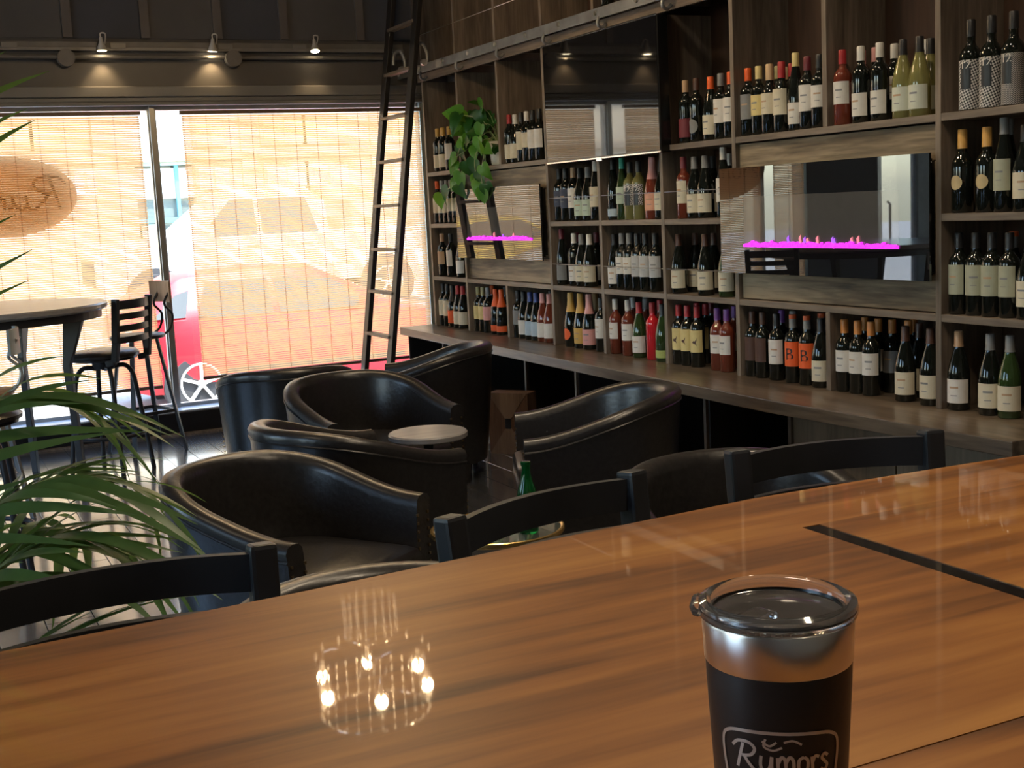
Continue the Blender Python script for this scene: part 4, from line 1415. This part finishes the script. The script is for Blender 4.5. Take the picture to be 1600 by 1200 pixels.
FR = [
 [(0, 0, .3), (.06, -.02, .66), (.18, -.05, .90), (.32, -.07, .98), (.44, -.08, .96)],
 [(0, 0, .3), (.06, -.04, .58), (.18, -.09, .80), (.32, -.12, .88), (.44, -.14, .83)],
 [(0, 0, .3), (.04, .02, .72), (.14, .04, 1.02), (.26, .05, 1.12), (.38, .04, 1.10)],
 [(0, 0, .3), (.06, -.10, .50), (.18, -.20, .66), (.31, -.27, .72), (.42, -.32, .66)],
 [(0, 0, .3), (.05, .02, .80), (.10, .02, 1.2), (.15, .01, 1.45), (.18, .0, 1.62)],
 [(0, 0, .3), (.0, .03, .85), (-.03, .05, 1.30), (-.03, .05, 1.58), (.02, .03, 1.78)],
 [(0, 0, .3), (.05, -.16, .45), (.15, -.32, .56), (.27, -.44, .60), (.37, -.52, .54)],
 [(0, 0, .3), (.07, .03, .60), (.18, .08, .78), (.30, .14, .84), (.40, .20, .80)],
 [(0, 0, .3), (-.06, .04, .7), (-.18, .08, 1.0), (-.35, .1, 1.1), (-.5, .1, 1.0)],
 [(0, 0, .3), (-.03, .0, .85), (-.10, .02, 1.25), (-.22, .02, 1.55), (-.40, .0, 1.65)],
]
for q, f in enumerate(FR):
    frond(f, 25, .30 if q < 8 else .26)
for k in range(5):
    a = k*1.25
    MB().tube([(.05*math.cos(a), .05*math.sin(a), .28), (.03*math.cos(a), .03*math.sin(a), .6)], [.014, .009], 8).build('cane', 'stem_palm', pm, True)

# ================================================================ LAMPS IN THE ROOM
ch = thing('crystal_chandelier', 'crystal chandelier with candle bulbs mirrored in the glossy bar', 'chandelier', (1.92, 5.75, 2.55))
MB().tube([(0, 0, .62), (0, 0, 1.0)], .006, 8).build('chain', 'chrome', ch, True)
MB().lathe([(0, .98), (.06, .98), (.06, 1.0), (0, 1.0)], 20).build('ceiling_rose', 'chrome', ch, True)
MB().tube([(.27*math.cos(2*PI*k/48), .27*math.sin(2*PI*k/48), .56) for k in range(49)], .010, 8, False).build('upper_ring', 'chrome', ch, True)
MB().tube([(.13*math.cos(2*PI*k/36), .13*math.sin(2*PI*k/36), .16) for k in range(37)], .007, 8, False).build('lower_ring', 'chrome', ch, True)
MB().tube([(0, 0, .1), (0, 0, .62)], .010, 8).build('column', 'chrome', ch, True)
for k in range(6):
    a = 2*PI*k/6+.3
    c, s = math.cos(a), math.sin(a)
    MB().tube(smoothline([(0, 0, .30), (.12*c, .12*s, .24), (.25*c, .25*s, .26), (.28*c, .28*s, .31)], 4), .006, 8).build('arm', 'chrome', ch, True)
    cd = MB().tube([(.28*c, .28*s, .31), (.28*c, .28*s, .37)], .011, 10).build('candle', 'white_metal', ch, True)
    MB().lathe([(0, .37), (.006, .372), (.009, .388), (.007, .408), (.002, .432), (0, .437)], 12, (.28*c, .28*s, 0)).build('bulb', 'bulb', cd, True)
    light('POINT', 'bulb_lamp', (.28*c, .28*s, .40), 11, (1, .70, .38), .03, ch)
cr = MB()
def drop(x, y, z, s):
    cr.add([(x, y, z), (x+s*.35, y, z-s), (x, y+s*.35, z-s), (x-s*.35, y, z-s), (x, y-s*.35, z-s), (x, y, z-s*2.2)], [(0, 1, 2), (0, 2, 3), (0, 3, 4), (0, 4, 1), (5, 2, 1), (5, 3, 2), (5, 4, 3), (5, 1, 4)])
for k in range(28):
    a = 2*PI*k/28
    for j in range(4):
        drop(.27*math.cos(a), .27*math.sin(a), .57-.055*j, .024)
for k in range(18):
    a = 2*PI*k/18
    for j in range(4):
        drop(.13*math.cos(a), .13*math.sin(a), .16-.05*j, .024)
for k in range(14):
    a = 2*PI*k/14+.1
    drop(.28*math.cos(a), .28*math.sin(a), .28, .028)
co = cr.build('crystals', 'crystal', ch)
co['kind'] = 'stuff'

# downlights added out of view to brighten the bar and the shelves
def downlight(x, y, e, lab):
    t = thing('ceiling_downlight', lab, 'lamp', (x, y, ZC), 0, 'ceiling downlights')
    MB().lathe([(.075, -.006), (.095, -.006), (.095, 0), (.075, 0)], 28).build('ring', 'white_metal', t)
    MB().lathe([(0, -.003), (.075, -.003)], 28).build('lens', 'lamp_lens', t)
    light('SPOT', 'downlight_lamp', (0, 0, -.02), e, (1, .80, .56), .07, t, (0, 0, -1), 130, .8)
DL = 'round recessed downlight in the dark ceiling'
for (x, y, e) in ((1.5, .85, 165), (1.9, 2.0, 60), (2.3, 3.2, 95), (2.2, 4.7, 80), (-.6, 3.2, 45), (-1.2, 1.0, 25)):
    downlight(x, y, e, DL)

# ================================================================ THE STREET OUTSIDE
ZS = -.58
rp = [(9.05, ZS), (16.3, ZS), (19.6, ZS+.40), (40, ZS+.40), (40, ZS-.4), (9.05, ZS-.4)]
struct(MB().prism(rp, -30, 45, lambda p, h: (h, p[0], p[1])).build('road', 'asphalt'))
struct(MB().b2((-30, 9.05, ZS), (45, 10.35, ZS+.14)).build('sidewalk', 'sidewalk'))
struct(MB().b2((-30, 23.6, ZS+.4), (45, 40, ZS+.54)).build('far_sidewalk', 'sidewalk'))
struct(MB().b2((-40, -20, ZS-.3), (XL-.25, 9.05, ZS)).build('side_yard', 'sidewalk'))

bd = thing('street_building', 'beige two storey building across the street with rows of windows', 'building', (4, 26, ZS))
def bb(name, x0, x1, z0, z1, m, d=.0, dep=.3, par=None):
    return MB().b2((x0-4, -d, z0-ZS), (x1-4, dep-d, z1-ZS)).build(name, m, par or bd)
bb('wall', -10, 4.45, ZS, 7.5, 'facade', 0, 4)
bb('wall', 5.62, 26, ZS, 7.5, 'facade', 0, 4)
bb('wall', 4.45, 5.62, 2.95, 7.5, 'facade_w', -.1, 4)
bb('cornice', -10, 26, 2.62, 2.78, 'facade_d', .1)
bb('cornice', -10, 26, 3.75, 3.95, 'facade_d', .12)
for x in (-2.4, 1.6, 3.85, 6.75, 9.55, 12.4, 15.2, 18):
    bb('pier', x-.16, x+.16, ZS, 3.75, 'facade_d', .08)
bb('entry_lintel', 4.45, 5.62, 2.55, 2.72, 'facade_g', -.05)
bb('entry_sign', 4.45, 5.62, 2.72, 2.95, 'facade_w', -.02)
bb('entry_glass', 4.45, 5.62, ZS, 2.55, 'shop_glass', -.3, .1)
bb('entry_post', 5.25, 5.32, ZS, 2.55, 'facade_b', -.1, .1)
bb('entry_rail', 4.45, 5.62, 1.42, 1.52, 'facade_b', -.12, .1)
bb('entry_panel', 4.52, 4.9, .2, 1.4, 'facade_g', -.15, .1)
bb('entry_blind', 4.45, 5.62, 1.9, 2.5, 'facade_w', -.2, .1)
def bwin(x0, x1, z0, z1, m):
    f = bb('window', x0-.07, x1+.07, z0-.07, z1+.07, 'facade_d', .05, .1)
    h = (x0+x1)/2
    for a, b in ((x0, h-.025), (h+.025, x1)):
        bb('pane', a, b, z0, z1, m, .07, .05, f)
for (x0, x1) in ((-.2, .75), (.85, 1.45), (2.0, 2.55), (2.62, 3.6), (5.7, 6.25), (7.08, 7.92), (7.98, 8.85), (9.9, 10.7), (10.9, 11.8)):
    bwin(x0, x1, 2.95, 3.42, 'win_yellow')
for (x0, x1) in ((-.2, .75), (3.3, 3.7), (5.7, 6.3), (7.1, 7.92), (7.98, 8.85), (9.9, 10.7), (10.9, 11.8)):
    bwin(x0, x1, 2.02, 2.48, 'win_white')
for (x0, x1) in ((-1.9, 1.2), (7.1, 8.85), (9.9, 12.0)):
    bwin(x0, x1, .2, 1.75, 'shop_glass')

def wheel(parent, x, y, z, r, w=.2, side=-1):
    t = MB().lathe([(r*.62, -w/2), (r*.9, -w/2), (r, -w*.36), (r, w*.36), (r*.9, w/2), (r*.62, w/2), (r*.62, -w/2)], 36)
    t.v = [(a+x, c*1.0+y, b+z) for (a, b, c) in t.v]
    tyre = t.build('tyre', 'tyre', parent, True, .6)
    yy = y+side*w*.42
    b = MB()
    b.tube([(x, yy-.01, z), (x, yy+.03, z)], r*.63, 32)
    b.build('rim_dish', 'tyre', tyre)
    for k in range(5):
        a = 2*PI*k/5+.3
        MB().bar((x, yy-.02, z), (x+r*.62*math.cos(a), yy-.01, z+r*.62*math.sin(a)), .03, .085, (0, 1, 0)).build('spoke', 'rim', tyre)
    MB().tube([(x, yy-.03, z), (x, yy, z)], r*.14, 16).build('hub', 'rim', tyre, True)
    MB().tube([(x+r*.63*math.cos(2*PI*k/32), yy-.012, z+r*.63*math.sin(2*PI*k/32)) for k in range(33)], .014, 6, False).build('rim_edge', 'rim', tyre, True)

def car(name, label, cat, loc, st, paint, wheels, r, windows, lamps, flip=1):
    """st: stations (x, z_low, z_belt, z_roof, half width, half roof width); nose at +x when flip=1"""
    t = thing(name, label, cat, loc, 0)
    vs = []
    for (x, zl, zb, zr, w, wr) in st:
        x *= flip
        half = [(w*.90, zl), (w*.985, zl+.12), (w, (zl+zb)*.5), (w*.975, zb), (wr+(w*.975-wr)*.45, zb+(zr-zb)*.55), (wr, zr-.02), (wr*.6, zr+.015)]
        ring = [(x, -a, z) for a, z in half] + [(x, a, z) for a, z in reversed(half)]
        vs += ring
    m = 14
    fs = []
    for i in range(len(st)-1):
        for k in range(m):
            fs.append((i*m+k, i*m+(k+1) % m, (i+1)*m+(k+1) % m, (i+1)*m+k))
    fs.append(tuple(range(m)))
    fs.append(tuple((len(st)-1)*m+k for k in range(m)))
    MB().add(vs, fs).build('body', paint, t, True, .6)
    for wd in windows:
        MB().prism([(a*flip, b) for a, b in wd[0]], 0, .012, lambda p, h: (p[0], wd[1](p[1])-h, p[1])).build('side_window', 'car_glass', t)
    for x in wheels:
        for s in (-1, 1):
            W = st[2][4]
            MB().tube([(x*flip, s*(W*.80), r), (x*flip, s*(W+.006), r)], r*1.16, 36).build('wheel_arch', 'tyre', t)
            wheel(t, x*flip, s*(W-.085), r, r, .2, s)
    for (nm, p0, p1, mm) in lamps:
        MB().b2((p0[0]*flip, p0[1], p0[2]), (p1[0]*flip, p1[1], p1[2])).build(nm, mm, t, bevel=.01)
    return t
# red hatchback, tail near the mullion, nose to the right
red = [(-2.02, .38, .80, .84, .72, .62), (-1.98, .30, .95, 1.02, .80, .66), (-1.80, .25, 1.0, 1.22, .86, .60), (-1.35, .22, 1.0, 1.44, .88, .56), (-.6, .20, .98, 1.50, .89, .57), (.1, .20, .97, 1.47, .89, .57), (.75, .20, .96, 1.16, .89, .62), (1.05, .20, .95, 1.0, .89, .66), (1.6, .22, .88, .92, .87, .62), (1.95, .28, .78, .82, .80, .56), (2.06, .36, .66, .70, .70, .5)]
def slope(z): return -(.868-(z-1.0)*.62)
car('red_hatchback', 'bright red hatchback parked just outside the window', 'car', (4.03, 14.1, ZS), red, 'red_paint', (-1.28, 1.30), .33,
    [([(-1.72, 1.03), (-1.38, 1.03), (-1.30, 1.30), (-1.45, 1.26)], slope), ([(-1.25, 1.02), (-.45, 1.01), (-.45, 1.38), (-1.12, 1.36)], slope), ([(-.38, 1.01), (.72, 1.0), (.25, 1.33), (-.38, 1.38)], slope)],
    [('tail_lamp', (-1.99, -.80, .80), (-1.72, -.60, .97), 'lens_clear'), ('side_moulding', (-1.0, -.90, .42), (1.0, -.88, .47), 'tyre'), ('door_mirror', (.5, -1.02, 1.0), (.68, -.88, 1.12), 'red_paint'), ('number_plate', (-2.03, -.25, .62), (-2.0, .25, .74), 'white_paint')], 1)
# white crew-cab pickup across the lane, nose to the left
wt = [(-2.95, .55, 1.24, 1.27, .94, .86), (-1.05, .50, 1.26, 1.29, .96, .88)]
cab = [(2.55, .48, 1.00, 1.04, .86, .74), (2.48, .42, 1.12, 1.20, .93, .78), (1.50, .42, 1.20, 1.30, .96, .80), (1.28, .42, 1.22, 1.36, .96, .76), (.55, .42, 1.24, 1.95, .96, .70), (.1, .42, 1.24, 2.02, .96, .70), (-.75, .42, 1.25, 2.0, .96, .71), (-1.02, .42, 1.25, 1.80, .96, .76), (-1.04, .42, 1.25, 1.28, .96, .9)]
def slope2(z): return -(.945-(z-1.24)*.32)
tk = car('pickup_truck', 'white crew cab pickup truck standing in the street', 'truck', (5.48, 21.4, ZS+.40), list(reversed(cab)), 'white_paint', (1.72, -1.95), .40,
    [([(1.0, 1.29), (.12, 1.29), (.12, 1.84), (.50, 1.82)], slope2), ([(.04, 1.29), (-.86, 1.29), (-.72, 1.82), (.04, 1.84)], slope2)],
    [('head_lamp', (2.36, -.92, .86), (2.53, -.70, 1.04), 'lens_clear'), ('door_mirror', (.85, -1.18, 1.22), (1.05, -.98, 1.46), 'white_paint'), ('grille', (2.50, -.62, .62), (2.58, .62, 1.0), 'tyre'), ('door_handle', (-.75, -.99, 1.08), (-.55, -.96, 1.12), 'shop_glass'), ('door_handle', (.12, -.99, 1.08), (.32, -.96, 1.12), 'shop_glass')], -1)
tk.scale = (1.05, 1.05, 1.05)
bed = MB()
for s in (-1, 1):
    bed.b2((1.07, s*.96-.05*s-.05, .50), (2.98, s*.96-.05*s+.05, 1.27))
bed.b2((2.90, -.96, .55), (3.0, .96, 1.25)).b2((1.07, -.90, .60), (2.95, .90, .66))
bed.build('bed', 'white_paint', tk, bevel=.03)
MB().b2((2.98, -.9, .45), (3.12, .9, .62)).build('rear_bumper', 'rim', tk, bevel=.02)
# silver and yellow cars seen faintly through the other blind
sed = [(-2.2, .35, .82, .86, .75, .65), (-2.1, .28, .92, .98, .82, .68), (-1.5, .22, .96, 1.05, .88, .64), (-.8, .20, .97, 1.40, .89, .56), (.1, .20, .97, 1.46, .89, .56), (.6, .20, .96, 1.32, .89, .58), (1.15, .20, .95, 1.0, .89, .64), (1.9, .24, .84, .88, .86, .60), (2.25, .34, .66, .70, .72, .5)]
car('silver_sedan', 'silver sedan parked on the street behind the oval sign', 'car', (-1.3, 15.2, ZS), sed, 'silver_paint', (-1.4, 1.4), .33,
    [([(-1.3, 1.02), (-.2, 1.02), (-.2, 1.36), (-.75, 1.34)], slope), ([(-.12, 1.02), (.95, 1.0), (.5, 1.28), (-.12, 1.36)], slope)],
    [('head_lamp', (2.0, -.78, .62), (2.2, -.55, .76), 'lens_clear'), ('door_mirror', (.7, -1.02, 1.0), (.88, -.88, 1.12), 'silver_paint')], 1)
car('yellow_taxi', 'yellow car further along the street', 'car', (-2.6, 21.4, ZS+.40), sed, 'yellow_paint', (-1.4, 1.4), .33,
    [([(-1.3, 1.02), (-.2, 1.02), (-.2, 1.36), (-.75, 1.34)], slope), ([(-.12, 1.02), (.95, 1.0), (.5, 1.28), (-.12, 1.36)], slope)],
    [('head_lamp', (2.0, -.78, .62), (2.2, -.55, .76), 'lens_clear')], 1)
